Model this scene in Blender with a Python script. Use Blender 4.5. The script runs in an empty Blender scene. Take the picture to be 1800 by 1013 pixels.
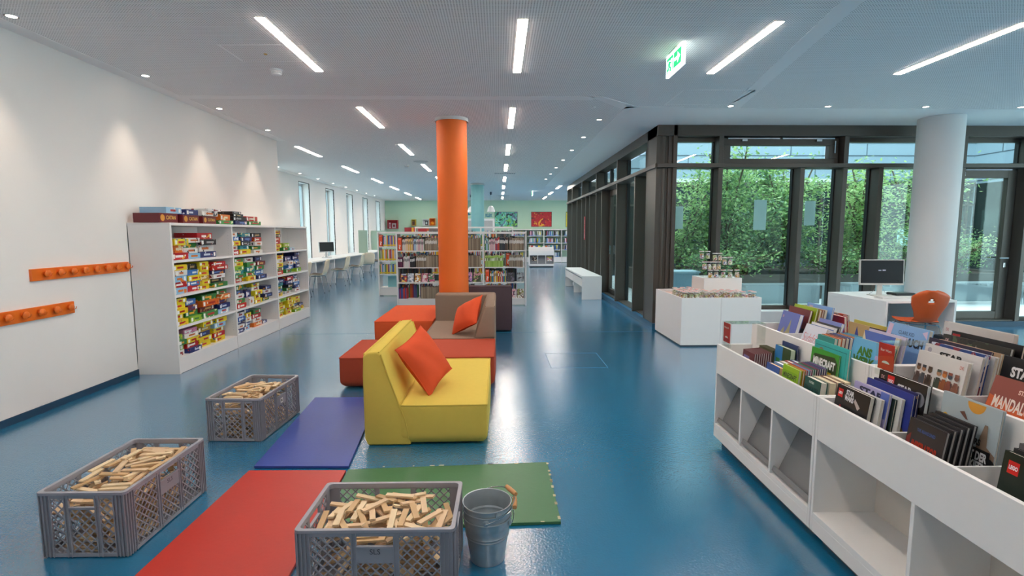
import bpy, bmesh, math, random
import numpy as np
from mathutils import Matrix, Vector
random.seed(7)
C = bpy.context.scene.collection
PI = math.pi
CZ = 3.1            # ceiling height
# ---------------------------------------------------------------- camera
cam = bpy.data.cameras.new('camera'); camo = bpy.data.objects.new('camera', cam); C.objects.link(camo)
cam.sensor_width = 36; cam.lens = 916.64 / 1800 * 36; cam.clip_end = 200; cam.clip_start = .05
yw, pt, rl = [math.radians(a) for a in (1.478, 6.075, -.150)]
fw = Vector((math.sin(yw) * math.cos(pt), math.cos(yw) * math.cos(pt), -math.sin(pt)))
rt = Vector((math.cos(yw), -math.sin(yw), 0)); up = rt.cross(fw)
r2 = rt * math.cos(rl) + up * math.sin(rl); u2 = -rt * math.sin(rl) + up * math.cos(rl)
m = Matrix((r2, u2, -fw)).transposed().to_4x4(); m.translation = (0, 0, 1.5); camo.matrix_world = m
bpy.context.scene.camera = camo
# ---------------------------------------------------------------- world and exposure
w = bpy.data.worlds.new('overcast_sky'); bpy.context.scene.world = w; w.use_nodes = True
wn = w.node_tree; bg = wn.nodes['Background']
tc = wn.nodes.new('ShaderNodeTexCoord'); gr = wn.nodes.new('ShaderNodeTexGradient'); cr = wn.nodes.new('ShaderNodeValToRGB')
sx = wn.nodes.new('ShaderNodeSeparateXYZ')
wn.links.new(tc.outputs['Generated'], sx.inputs[0]); wn.links.new(sx.outputs[2], cr.inputs[0]); wn.links.new(cr.outputs[0], bg.inputs[0])
cr.color_ramp.elements[0].color = (.72, .80, .86, 1); cr.color_ramp.elements[1].color = (.80, .90, 1.0, 1)
wn.nodes.remove(gr)
bg.inputs[1].default_value = 3.8
sc = bpy.context.scene
sc.view_settings.view_transform = 'Standard'; sc.view_settings.look = 'None'; sc.view_settings.gamma = 1
sc.view_settings.exposure = 0.77
sc.view_settings.use_curve_mapping = False
sc.cycles.max_bounces = 11; sc.cycles.diffuse_bounces = 9; sc.cycles.glossy_bounces = 4; sc.cycles.transparent_max_bounces = 16
sc.cycles.sample_clamp_indirect = 6; sc.cycles.caustics_reflective = True; sc.cycles.blur_glossy = .5; sc.cycles.caustics_refractive = False
STRIP = 42.0        # emission of the ceiling strips
SPOT = 22.0         # watts of each downlight
# ---------------------------------------------------------------- materials
def lin(c):
    if isinstance(c, str):
        c = [int(c[i:i + 2], 16) / 255 for i in (0, 2, 4)]
    return tuple((x / 12.92 if x <= .04045 else ((x + .055) / 1.055) ** 2.4) for x in c) + (1,)
MC = {}
def mat(name, col='888888', rough=.5, metal=0, var=.06, scale=8, bump=0, bscale=60, spec=.5, coat=0):
    if name in MC: return MC[name]
    M = bpy.data.materials.new(name); M.use_nodes = True; MC[name] = M
    N = M.node_tree; b = N.nodes['Principled BSDF']; L = N.links.new
    b.inputs['Roughness'].default_value = rough; b.inputs['Metallic'].default_value = metal
    b.inputs['Specular IOR Level'].default_value = spec; b.inputs['Coat Weight'].default_value = coat
    co = N.nodes.new('ShaderNodeTexCoord'); no = N.nodes.new('ShaderNodeTexNoise'); no.inputs['Scale'].default_value = scale
    no.inputs['Detail'].default_value = 3
    L(co.outputs['Object'], no.inputs[0])
    mx = N.nodes.new('ShaderNodeMix'); mx.data_type = 'RGBA'; c = lin(col)
    mx.inputs[6].default_value = tuple(x * (1 - var) for x in c[:3]) + (1,)
    mx.inputs[7].default_value = tuple(min(1, x * (1 + var)) for x in c[:3]) + (1,)
    L(no.outputs[0], mx.inputs[0]); L(mx.outputs[2], b.inputs[0])
    if bump:
        n2 = N.nodes.new('ShaderNodeTexNoise'); n2.inputs['Scale'].default_value = bscale; L(co.outputs['Object'], n2.inputs[0])
        bp = N.nodes.new('ShaderNodeBump'); bp.inputs['Strength'].default_value = bump; bp.inputs['Distance'].default_value = .01
        L(n2.outputs[0], bp.inputs['Height']); L(bp.outputs[0], b.inputs['Normal'])
    return M
def printed(name, base, a, b2, scale=22, th=.62, rough=.35):
    """printed card: a ground colour with patches of two inks"""
    if name in MC: return MC[name]
    M = mat(name, base, rough, var=.05); N = M.node_tree; L = N.links.new; b = N.nodes['Principled BSDF']
    src = b.inputs[0].links[0].from_socket
    co = N.nodes.new('ShaderNodeTexCoord'); oi = N.nodes.new('ShaderNodeObjectInfo'); ad = N.nodes.new('ShaderNodeVectorMath'); ad.operation = 'ADD'
    ml = N.nodes.new('ShaderNodeVectorMath'); ml.operation = 'SCALE'; ml.inputs[0].default_value = (31, 17, 53)
    L(oi.outputs['Random'], ml.inputs['Scale']); L(co.outputs['Object'], ad.inputs[0]); L(ml.outputs[0], ad.inputs[1])
    out = src
    for i, (ink, sc_, t) in enumerate(((a, scale, th), (b2, scale * 1.7, th + .03))):
        no = N.nodes.new('ShaderNodeTexNoise'); no.inputs['Scale'].default_value = sc_; no.inputs['Detail'].default_value = 1.5
        ad2 = N.nodes.new('ShaderNodeVectorMath'); ad2.operation = 'ADD'; ad2.inputs[1].default_value = (i * 7.3, i * 3.1, 0)
        L(ad.outputs[0], ad2.inputs[0]); L(ad2.outputs[0], no.inputs[0])
        gt = N.nodes.new('ShaderNodeMath'); gt.operation = 'GREATER_THAN'; gt.inputs[1].default_value = t - .05; L(no.outputs[0], gt.inputs[0])
        mx = N.nodes.new('ShaderNodeMix'); mx.data_type = 'RGBA'; L(gt.outputs[0], mx.inputs[0]); L(out, mx.inputs[6]); mx.inputs[7].default_value = lin(ink)
        out = mx.outputs[2]
    L(out, b.inputs[0])
    return M
def emis(name, col, s):
    if name in MC: return MC[name]
    M = bpy.data.materials.new(name); M.use_nodes = True; MC[name] = M
    b = M.node_tree.nodes['Principled BSDF']; b.inputs[0].default_value = lin(col)
    b.inputs['Emission Color'].default_value = lin(col); b.inputs['Emission Strength'].default_value = s
    return M
def glass(name, tint=(.86, .95, .93), ior=1.5, rough=0):
    if name in MC: return MC[name]
    M = bpy.data.materials.new(name); M.use_nodes = True; MC[name] = M; N = M.node_tree; L = N.links.new
    N.nodes.remove(N.nodes['Principled BSDF']); o = N.nodes['Material Output']
    tr = N.nodes.new('ShaderNodeBsdfTransparent'); tr.inputs[0].default_value = (*tint, 1)
    gl = N.nodes.new('ShaderNodeBsdfGlossy'); gl.inputs['Roughness'].default_value = rough
    fr = N.nodes.new('ShaderNodeFresnel'); geo = N.nodes.new('ShaderNodeNewGeometry'); io = N.nodes.new('ShaderNodeMapRange')
    io.inputs[3].default_value = ior; io.inputs[4].default_value = 1 / ior; L(geo.outputs['Backfacing'], io.inputs[0]); L(io.outputs[0], fr.inputs[0])
    mx = N.nodes.new('ShaderNodeMixShader'); L(fr.outputs[0], mx.inputs[0]); L(tr.outputs[0], mx.inputs[1]); L(gl.outputs[0], mx.inputs[2]); L(mx.outputs[0], o.inputs[0])
    return M
white = mat('white_laminate', 'ebe9e7', .45, var=.015)
wallw = mat('white_plaster', 'eeeae6', .9, var=.012, scale=3, bump=.03, bscale=200)
greenw = mat('pale_green_plaster', 'b4d3bb', .9, var=.02, scale=3)
orangep = mat('orange_paint', 'f07022', .6, var=.03)
tealp = mat('teal_paint', '7fb9bd', .6, var=.03)
framem = mat('bronze_frame', '57504a', .38, .35, var=.04)
gasket = mat('black_gasket', '15181a', .5)
chrome = mat('chrome', 'c8ccd0', .18, 1, var=.02)
steelw = mat('white_steel', 'e3e1de', .4, var=.02)
blackp = mat('black_plastic', '16171a', .4)
wood = mat('pale_wood', 'dfc09a', .6, var=.16, scale=9)
zinc = mat('zinc', 'b4bcc0', .36, .65, var=.12, scale=22)
cratem = mat('grey_plastic', '9b9aa2', .5, var=.03)
acryl = glass('acrylic', (.95, .97, .96), 1.3)
winglass = glass('window_glass', (.84, .94, .92), 1.5)
paper = mat('book_pages', 'e9e2d2', .8, var=.05, scale=90)
paperw = mat('white_paper', 'f2f2ee', .8, var=.01)
def solid(c, r=.4): return mat('ink_' + c, c, r, var=.04, scale=15)
# ---------------------------------------------------------------- mesh builder
class MB:
    def __init__(s): s.v = []; s.f = []; s.m = []; s.mats = []
    def mi(s, mt):
        if mt not in s.mats: s.mats.append(mt)
        return s.mats.index(mt)
    def add(s, vs, fs, mt, T=None):
        o = len(s.v); k = s.mi(mt)
        if T is not None: vs = [tuple(T @ Vector(p)) for p in vs]
        s.v += [tuple(p) for p in vs]; s.f += [tuple(i + o for i in f) for f in fs]; s.m += [k] * len(fs); return s
    def box(s, x0, x1, y0, y1, z0, z1, mt, T=None):
        return s.add([(x0, y0, z0), (x1, y0, z0), (x1, y1, z0), (x0, y1, z0), (x0, y0, z1), (x1, y0, z1), (x1, y1, z1), (x0, y1, z1)],
                     [(0, 3, 2, 1), (4, 5, 6, 7), (0, 1, 5, 4), (1, 2, 6, 5), (2, 3, 7, 6), (3, 0, 4, 7)], mt, T)
    def prism(s, pts, lo, hi, axis, mt, T=None):
        """pts: outline in the plane normal to AXIS, counter-clockwise"""
        n = len(pts)
        def p3(p, h): return {'x': (h, p[0], p[1]), 'y': (p[0], h, p[1]), 'z': (p[0], p[1], h)}[axis]
        vs = [p3(p, lo) for p in pts] + [p3(p, hi) for p in pts]
        return s.add(vs, [tuple(range(n))[::-1], tuple(range(n, 2 * n))] + [(i, (i + 1) % n, n + (i + 1) % n, n + i) for i in range(n)], mt, T)
    def lathe(s, prof, mt, n=24, c=(0, 0, 0), T=None, closed=False):
        vs = []; fs = []
        for r, z in prof:
            for k in range(n): a = 2 * PI * k / n; vs.append((c[0] + r * math.cos(a), c[1] + r * math.sin(a), c[2] + z))
        for i in range(len(prof) - 1):
            for k in range(n): fs.append((i * n + k, i * n + (k + 1) % n, (i + 1) * n + (k + 1) % n, (i + 1) * n + k))
        if prof[0][0] > 1e-4 and not closed: fs.append(tuple(range(n))[::-1])
        if prof[-1][0] > 1e-4 and not closed: fs.append(tuple((len(prof) - 1) * n + k for k in range(n)))
        return s.add(vs, fs, mt, T)
    def cyl(s, x, y, z0, z1, r, mt, n=24, T=None): return s.lathe([(r, z0), (r, z1)], mt, n, (x, y, 0), T)
    def tube(s, pts, r, mt, n=8, T=None, close=False):
        P = [Vector(p) for p in pts]; vs = []; fs = []; N = len(P); pu = None
        for i, p in enumerate(P):
            if close: d = P[(i + 1) % N] - P[i - 1]
            else: d = P[min(i + 1, N - 1)] - P[max(i - 1, 0)]
            d.normalize()
            u = (pu - d * pu.dot(d)) if pu is not None else d.cross(Vector((0, 0, 1)) if abs(d.z) < .9 else Vector((1, 0, 0)))
            u.normalize(); pu = u; q = d.cross(u)
            for k in range(n): a = 2 * PI * k / n; vs.append(p + (u * math.cos(a) + q * math.sin(a)) * r)
        for i in range(N if close else N - 1):
            j = (i + 1) % N
            for k in range(n): fs.append((i * n + k, i * n + (k + 1) % n, j * n + (k + 1) % n, j * n + k))
        if not close: fs += [tuple(range(n))[::-1], tuple((N - 1) * n + k for k in range(n))]
        return s.add(vs, fs, mt, T)
    def grid(s, fn, nu, nv, mt, T=None, skip=None):
        vs = [fn(i / nu, j / nv) for j in range(nv + 1) for i in range(nu + 1)]
        fs = [(j * (nu + 1) + i, j * (nu + 1) + i + 1, (j + 1) * (nu + 1) + i + 1, (j + 1) * (nu + 1) + i) for j in range(nv) for i in range(nu)
              if not (skip and skip((i + .5) / nu, (j + .5) / nv))]
        return s.add(vs, fs, mt, T)
    def text(s, body, w, h, mt, T, bold=.0, align='C', keep=False):
        vs, fs, bw, bh = textmesh(body, bold)
        if not bw: return s
        sx_, sy_ = w / bw, h / bh
        if keep: sx_ = sy_ = min(sx_, sy_)
        return s.add([(x * sx_, y * sy_, 0) for x, y in vs], fs, mt, T)
    def build(s, name, parent=None, bevel=0, smooth=False, seg=2, loc=None, solid=0):
        me = bpy.data.meshes.new(name); me.from_pydata(s.v, [], s.f)
        for x in s.mats: me.materials.append(x)
        me.polygons.foreach_set('material_index', s.m)
        if smooth: me.polygons.foreach_set('use_smooth', [True] * len(s.f))
        me.update(); o = bpy.data.objects.new(name, me); C.objects.link(o); o.parent = parent
        if loc: o.location = loc
        if solid:
            k = o.modifiers.new('s', 'SOLIDIFY'); k.thickness = solid; k.offset = 0
        if bevel:
            k = o.modifiers.new('b', 'BEVEL'); k.width = bevel; k.segments = seg; k.limit_method = 'ANGLE'; k.angle_limit = .6
            if smooth:
                pass
        if smooth:
            me.set_sharp_from_angle(angle=.7) if not bevel else None
        return o
TM = {}
def textmesh(body, bold):
    k = (body, bold)
    if k not in TM:
        cu = bpy.data.curves.new('t', 'FONT'); cu.body = body; cu.offset = bold; cu.resolution_u = 3; cu.space_line = .85
        cu.align_x = 'CENTER'; cu.align_y = 'CENTER'
        ob = bpy.data.objects.new('t', cu); me = bpy.data.meshes.new_from_object(ob)
        vs = [(v.co.x, v.co.y) for v in me.vertices]; fs = [tuple(p.vertices) for p in me.polygons]
        bpy.data.objects.remove(ob); bpy.data.curves.remove(cu); bpy.data.meshes.remove(me)
        if vs:
            x0, x1 = min(v[0] for v in vs), max(v[0] for v in vs); y0, y1 = min(v[1] for v in vs), max(v[1] for v in vs)
            vs = [(x - (x0 + x1) / 2, y - (y0 + y1) / 2) for x, y in vs]
            TM[k] = (vs, fs, x1 - x0, y1 - y0)
        else: TM[k] = ([], [], 0, 0)
    return TM[k]
def frame_T(origin, ux, uy):
    ux = Vector(ux).normalized(); uy = Vector(uy).normalized(); M = Matrix((ux, uy, ux.cross(uy))).transposed().to_4x4(); M.translation = origin; return M
def tag(o, label, cat, group=None, kind=None):
    o['label'] = label; o['category'] = cat
    if group: o['group'] = group
    if kind: o['kind'] = kind
    return o
def thing(name, label, cat, loc=(0, 0, 0), rz=0, group=None):
    o = bpy.data.objects.new(name, None); C.objects.link(o); o.location = loc; o.rotation_euler = (0, 0, rz); o.empty_display_size = .1
    return tag(o, label, cat, group)
def kids(o): return [c for c in C.objects if c.parent == o]
TREE = {}
def dup(root, loc, rz=0, label=None, group=None, rot=None):
    ch = TREE.get(root.name)
    if ch is None: ch = TREE[root.name] = [(c, kids(c)) for c in kids(root)]
    r = root.copy(); C.objects.link(r); r.location = loc; r.rotation_euler = rot or (0, 0, rz)
    if label: r['label'] = label
    if group: r['group'] = group
    for c, gs in ch:
        d = c.copy(); C.objects.link(d); d.parent = r
        for g in gs: e = g.copy(); C.objects.link(e); e.parent = d
    return r
def struct(o): o['kind'] = 'structure'; return o
ORD = ['first', 'second', 'third', 'fourth', 'fifth', 'sixth', 'seventh', 'eighth', 'ninth', 'tenth', 'eleventh', 'twelfth', 'thirteenth', 'fourteenth',
       'fifteenth', 'sixteenth', 'seventeenth', 'eighteenth', 'nineteenth', 'twentieth'] + [t + u for t in ('twenty-', 'thirty-', 'forty-') for u in
       ('first', 'second', 'third', 'fourth', 'fifth', 'sixth', 'seventh', 'eighth', 'ninth')]

# ================================================================ THE ROOM
def floor_mat():
    M = mat('blue_linoleum', '146f98', .3, var=.05, scale=1.3, bump=.0, spec=.9, coat=1.0)
    N = M.node_tree; L = N.links.new; b = N.nodes['Principled BSDF']
    co = N.nodes.new('ShaderNodeTexCoord')
    n1 = N.nodes.new('ShaderNodeTexNoise'); n1.inputs['Scale'].default_value = 90; n1.inputs['Detail'].default_value = 2
    n2 = N.nodes.new('ShaderNodeTexNoise'); n2.inputs['Scale'].default_value = 2.0; n2.inputs['Detail'].default_value = 4
    L(co.outputs['Object'], n1.inputs[0]); L(co.outputs['Object'], n2.inputs[0])
    mr = N.nodes.new('ShaderNodeMapRange'); mr.inputs[3].default_value = .15; mr.inputs[4].default_value = .24; L(n2.outputs[0], mr.inputs[0]); L(mr.outputs[0], b.inputs['Roughness'])
    bp = N.nodes.new('ShaderNodeBump'); bp.inputs['Strength'].default_value = .28; bp.inputs['Distance'].default_value = .004
    L(n1.outputs[0], bp.inputs['Height']); L(bp.outputs[0], b.inputs['Normal']); L(bp.outputs[0], b.inputs['Coat Normal']); b.inputs['Coat Roughness'].default_value = .16; b.inputs['Coat IOR'].default_value = 1.58
    return M
lino = floor_mat()
BX0, BX1, BY0, BY1 = -5.65, 12.0, -3.5, 26.45     # inner faces
b = MB(); b.box(-6, 2.46, -3.6, 26.6, -.2, 0, lino); b.box(2.46, 12.1, -3.6, 8.2, -.2, 0, lino); b.box(2.46, 12.1, 18.3, 26.6, -.2, 0, lino)
struct(b.build('floor'))
b = MB().box(-.006, .006, -1, 1, 0, .0006, mat('floor_seam', '2a6a88', .4))
o = b.build('trim_1'); o.rotation_euler = (0, 0, PI / 2); o.location = (-.4, 7.75, 0); o.scale = (1, 2.75, 1); struct(o)
# perforated ceiling
def perf_mat():
    M = bpy.data.materials.new('perforated_ceiling'); M.use_nodes = True; N = M.node_tree; L = N.links.new; b = N.nodes['Principled BSDF']
    b.inputs['Roughness'].default_value = .9
    co = N.nodes.new('ShaderNodeTexCoord')
    sc_ = N.nodes.new('ShaderNodeVectorMath'); sc_.operation = 'SCALE'; sc_.inputs['Scale'].default_value = 1 / .021; L(co.outputs['Object'], sc_.inputs[0])
    fr = N.nodes.new('ShaderNodeVectorMath'); fr.operation = 'FRACTION'; L(sc_.outputs[0], fr.inputs[0])
    sp = N.nodes.new('ShaderNodeSeparateXYZ'); L(fr.outputs[0], sp.inputs[0]); cb = N.nodes.new('ShaderNodeCombineXYZ'); L(sp.outputs[0], cb.inputs[0]); L(sp.outputs[1], cb.inputs[1])
    ds = N.nodes.new('ShaderNodeVectorMath'); ds.operation = 'DISTANCE'; ds.inputs[1].default_value = (.5, .5, 0); L(cb.outputs[0], ds.inputs[0])
    lt = N.nodes.new('ShaderNodeMath'); lt.operation = 'LESS_THAN'; lt.inputs[1].default_value = .27; L(ds.outputs['Value'], lt.inputs[0])
    mx = N.nodes.new('ShaderNodeMix'); mx.data_type = 'RGBA'; mx.inputs[6].default_value = lin('f8f6f4'); mx.inputs[7].default_value = lin('aeaaa8')
    L(lt.outputs[0], mx.inputs[0]); L(mx.outputs[2], b.inputs[0]); return M
perf = perf_mat(); smoothc = mat('smooth_ceiling', 'f4f2f0', .9, var=.01)
b = MB(); b.box(-6, 2.6, -3.6, 26.6, CZ, CZ + .25, perf); b.box(2.6, 12.1, -3.6, 8.25, CZ, CZ + .25, perf); b.box(2.6, 12.1, 18.3, 26.6, CZ, CZ + .25, perf)
struct(b.build('ceiling'))
b = MB(); t = CZ - .003
b.box(-3.85, -3.70, -3.5, 9.4, t, CZ, smoothc); b.box(-5.65, -5.45, 9.4, 26.45, t, CZ, smoothc)
b.box(-3.70, 1.15, 6.36, 6.52, t, CZ, smoothc)
b.prism([(1.1, 6.36), (1.25, 6.36), (1.78, 6.83), (1.62, 6.97)], t, CZ, 'z', smoothc)
b.box(1.64, 2.4, 6.83, 18.3, t, CZ, smoothc); b.box(2.4, 12, 6.9, 7.95, t, CZ, smoothc)
b.prism([(1.7, 0.0), (1.85, 0.0), (3.14, 6.9), (2.98, 6.9)], t, CZ, 'z', smoothc)
b.box(-5.45, 3.6, 26.2, 26.45, t, CZ, smoothc)
struct(b.build('trim_2'))
# walls
b = MB(); b.box(-5.95, -3.85, -3.6, 9.4, 0, CZ, wallw); struct(b.build('wall_left'))
# far left wall with slot windows
b = MB(); y = 9.4; slots = [12.83 + 2.33 * k for k in range(6)]
for s0 in slots:
    b.box(-5.98, -5.65, y, s0, 0, CZ, wallw); b.box(-5.98, -5.65, s0, s0 + .82, 2.95, CZ, wallw); b.box(-5.98, -5.65, s0, s0 + .82, 0, .30, wallw); y = s0 + .82
b.box(-5.98, -5.65, y, 26.6, 0, CZ, wallw); struct(b.build('wall_far_left'))
pvc = mat('grey_pvc', 'b9bdc2', .5)
for i, s0 in enumerate(slots):
    b = MB()
    for a in ((s0, s0 + .06), (s0 + .76, s0 + .82)): b.box(-5.93, -5.85, a[0], a[1], .3, 2.95, pvc)
    for a in ((.3, .37), (.88, .95), (2.88, 2.95)): b.box(-5.93, -5.85, s0, s0 + .82, a[0], a[1], pvc)
    b.box(-5.95, -5.84, s0 - .0, s0 + .012, .3, 2.95, gasket); b.box(-5.67, -5.648, s0 - .02, s0, .3, 2.97, gasket); b.box(-5.67, -5.648, s0 + .82, s0 + .84, .3, 2.97, gasket); b.box(-5.67, -5.648, s0, s0 + .82, 2.95, 2.97, gasket)
    f = struct(b.build('window_%d' % (i + 1)))
    MB().box(-5.895, -5.885, s0 + .06, s0 + .76, .37, 2.88, winglass).build('pane', f)
b = MB(); b.box(-6, 12.1, 26.45, 26.65, 0, CZ, greenw); struct(b.build('wall_back'))
b = MB(); b.box(12.0, 12.2, 18.3, 26.6, 2.94, CZ, wallw); b.box(12.0, 12.2, 18.3, 26.6, 0, .12, wallw); b.box(12.0, 12.2, 22.4, 22.5, .12, 2.94, framem); b.box(12.0, 12.2, -3.6, -3.2, 0, CZ, wallw); b.box(12.0, 12.2, 7.7, 8.2, 0, CZ, wallw)  # unseen right wall; its glazing is added to bring daylight onto the ceiling
b.box(12.0, 12.2, -3.2, 7.7, 2.94, CZ, framem); b.box(12.0, 12.2, -3.2, 7.7, 0, .12, framem)
for k in range(6): b.box(12.0, 12.2, -3.24 + 2.18 * k, -3.16 + 2.18 * k, .12, 2.94, framem)
struct(b.build('wall_right')); struct(MB().box(12.09, 12.10, -3.2, 7.7, .12, 2.94, winglass).build('window_60'))  # unseen pane of the added daylight glazing
struct(MB().box(-6, 12.2, -3.7, -3.5, 0, CZ, wallw).build('wall_front'))
skirt = mat('dark_blue_skirting', '15405c', .5)
struct(MB().box(-3.85, -3.838, -3.5, 5.54, 0, .06, skirt).build('baseboard_left'))
struct(MB().box(-5.65, -5.638, 9.4, 26.4, 0, .06, skirt).build('baseboard_far_left'))
# columns
def column(name, label, x, y, r, mt, collar=None):
    t = thing(name, label, 'column', (x, y, 0)); b = MB(); b.lathe([(r, 0.002), (r, CZ - (.05 if collar else .004))], mt, 48); b.build('shaft', t, smooth=True)
    if collar:
        b = MB(); b.lathe([(r + .02, CZ - .05), (r + .02, CZ - .004), (r - .02, CZ - .004), (r - .02, CZ - .05)], collar, 48, closed=True); b.build('collar', t, smooth=True)
    return t
column('column', 'thick bright orange round column behind the brown corner seat', -.652, 7.58, .215, orangep, mat('collar_white', 'dcdcdc', .6))
column('column', 'teal round column further back between orange column and white pendant', -.68, 17.4, .213, tealp, mat('collar_grey', 'c0c4c4', .6))
column('column', 'thick white round column beside the glass courtyard door', 6.27, 7.42, .275, mat('white_paint', 'dddcdb', .7, var=.01))

# ================================================================ GLASS WALLS
def frame_box(*a): return a
MY = 7.95; GY = 8.16
b = MB()
# --- courtyard front facade: heads, transom, sill, mullions
b.box(2.4, 12.0, MY, 8.25, 2.94, CZ, framem)
b.box(2.4, 12.0, MY - .03, 8.2, 2.47, 2.53, framem)
for x in (3.37, 5.29, 7.13, 8.2, 10.2): b.box(x - .035, x + .035, MY, GY, .0 if x > 7 else .28, 2.94, framem)
for x in (4.63, 5.85): b.box(x - .035, x + .035, MY, GY, .28, 2.47, framem)
for x in (3.37, 5.29, 7.13, 8.2, 10.2): b.box(x - .05, x + .05, GY - .02, GY + .05, .1, 2.94, gasket)
for x in (4.63, 5.85): b.box(x - .05, x + .05, GY - .02, GY + .05, .28, 2.47, gasket)
b.box(2.72, 12.0, GY - .03, GY + .05, 2.88, 2.95, framem); b.box(2.72, 7.1, GY - .03, GY + .05, .25, .33, framem); b.box(8.2, 12.0, GY - .03, GY + .05, 0, .12, framem)
# corner post
b.box(2.4, 2.46, 8.0, 8.5, 0, CZ, framem); b.box(2.46, 2.58, 8.02, 8.5, 0, CZ, framem); b.box(2.58, 2.64, 7.99, 8.5, 0, CZ, framem); b.box(2.64, 2.70, 7.95, 8.5, 0, CZ, framem)
b.cyl(2.52, 8.05, .0, CZ, .045, framem, 16)
# --- side glass wall along the aisle, X = 2.4
b.box(2.4, 2.66, 8.0, 18.3, 2.94, CZ, framem); b.box(2.37, 2.62, 7.95, 18.3, 2.47, 2.53, framem)
for y in (8.5, 10.65, 12.9, 15.1, 17.1, 18.25): b.box(2.4, 2.62, y - .03, y + .03, 0, 2.94, framem)
for y in (9.25, 12.2, 13.8, 14.4, 16.0): b.box(2.4, 2.62, y - .03, y + .03, 0, 2.47, framem)
for y in (8.5, 9.25, 10.65, 12.2, 12.9, 13.8, 15.1, 16, 17.1): b.box(2.6, 2.67, y - .05, y + .06, 0.1, 2.94, gasket)
b.box(2.46, 2.66, 8.5, 18.3, 0, .1, framem)
o = struct(b.build('wall_glass', bevel=.003, seg=1))
n = 7
def pane(x0, x1, y0, y1, z0, z1):
    global n; n += 1
    struct(MB().box(x0, x1, y0, y1, z0, z1, winglass).build('window_%d' % n))
for a, c in ((2.70, 3.33), (3.41, 4.59), (4.67, 5.25), (5.33, 5.81), (5.89, 7.09), (8.24, 10.16), (10.24, 11.99)): pane(a, c, GY, GY + .012, .3 if a < 7 else .12, 2.5)
for a, c in ((2.70, 3.33), (3.6, 5.08), (5.33, 7.09), (7.17, 8.16), (8.24, 10.16), (10.24, 11.99)): pane(a, c, GY, GY + .012, 2.53, 2.9)
ys = [8.53, 9.25, 10.65, 12.9, 13.8, 15.1, 16, 17.1, 18.25]
for a, c in zip(ys[:-1], ys[1:]):
    if a == 10.65: pane(2.625, 2.637, 12.23, c - .03, .1, 2.5)
    elif a not in (12.9,): pane(2.625, 2.637, a + .03, c - .03, .1, 2.5)
    else: pane(2.625, 2.637, a + .03, c - .03, .1, 2.5)
for a, c in ((8.53, 10.62), (10.68, 12.87), (12.93, 15.07), (15.13, 17.07), (17.13, 18.22)): pane(2.625, 2.637, a, c, 2.53, 2.9)
# hopper windows in the upper band
t = MB(); x0, x1 = 3.42, 5.24
for q in ((x0, x1, 2.82, 2.93), (x0, x1, 2.54, 2.62), (x0, x0 + .14, 2.62, 2.82), (x1 - .14, x1, 2.62, 2.82)): t.box(q[0], q[1], GY - .09, GY + .02, q[2], q[3], framem)
ho = struct(t.build('window_40', bevel=.004))
t = MB()
for a, c in ((3.5, 4.3), (4.34, 5.15)): t.box(a, c, GY - .13, GY - .10, 2.905, 2.925, chrome)
for a in (3.75, 4.9): t.box(a - .04, a + .04, GY - .15, GY - .09, 2.87, 2.90, chrome)
t.box(5.16, 5.175, GY - .12, GY - .1, 2.70, 2.88, chrome)
t.build('opener_rod', ho)
# doors
def glazed_door(name, x0, x1, y, z1):
    b = MB(); s = .09
    for q in ((x0, x0 + s, .1, z1), (x1 - s - .05, x1, .1, z1), (x0 + s, x1 - s - .05, .1, .22), (x0 + s, x1 - s - .05, z1 - .12, z1)): b.box(q[0], q[1], y - .05, y + .03, q[2], q[3], framem)
    o = struct(b.build(name, bevel=.003))
    MB().box(x0 + s, x1 - s - .05, y - .01, y + .002, .22, z1 - .12, winglass).build('pane', o)
    b = MB(); hx = x1 - .075; b.tube([(hx, y - .05, 1.08), (hx, y - .11, 1.08), (hx - .14, y - .11, 1.08)], .011, chrome, 8); b.box(hx - .02, hx + .02, y - .062, y - .05, .93, 1.0, chrome)
    b.build('door_handle', o); return o
d = glazed_door('door_1', 7.17, 8.12, GY - .02, 2.45)
b = MB().box(7.1, 8.2, MY + .02, GY + .04, 0, .1, framem); struct(b.build('trim_3'))
b = MB().box(7.22, 7.29, GY - .075, GY - .071, 2.36, 2.42, paperw); b.box(7.225, 7.285, GY - .077, GY - .0752, 2.385, 2.41, solid('2a4a9a')); tag(b.build('sticker'), 'small white and blue sticker on top corner of the courtyard door frame', 'sticker')
b = MB()
for q in ((10.72, 10.80, .1, 2.45), (12.07, 12.15, .1, 2.45), (10.8, 12.07, .1, .2), (10.8, 12.07, 2.33, 2.45)): b.box(2.58, 2.65, q[0], q[1], q[2], q[3], framem)
o = struct(b.build('door_2')); MB().box(2.61, 2.62, 10.8, 12.07, .2, 2.33, winglass).build('pane', o)
MB().box(2.545, 2.58, 11.96, 11.99, 1.0, 1.2, chrome).build('door_handle', o)
# plinths
struct(MB().box(2.7, 7.1, 7.93, GY + .06, 0, .27, mat('white_plinth', 'dfdddb', .5)).build('trim_4', bevel=.004))
struct(MB().box(2.385, 2.46, 7.95, 18.25, 0, .085, mat('blue_plinth', '235d80', .4)).build('trim_5'))
struct(MB().box(7.1, 12, 7.93, 7.97, 0, .08, skirt).build('trim_6'))
o = MB().box(2.37, 2.378, 14.33, 14.46, 1.30, 1.93, solid('d02535')); o.text('BIBLIOTHEK', .5, .07, paperw, frame_T((2.369, 14.395, 1.6), (0, 0, 1), (0, 1, 0)))
tag(o.build('banner_sign'), 'narrow red vertical sign on the far glass wall frame', 'sign')
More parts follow.
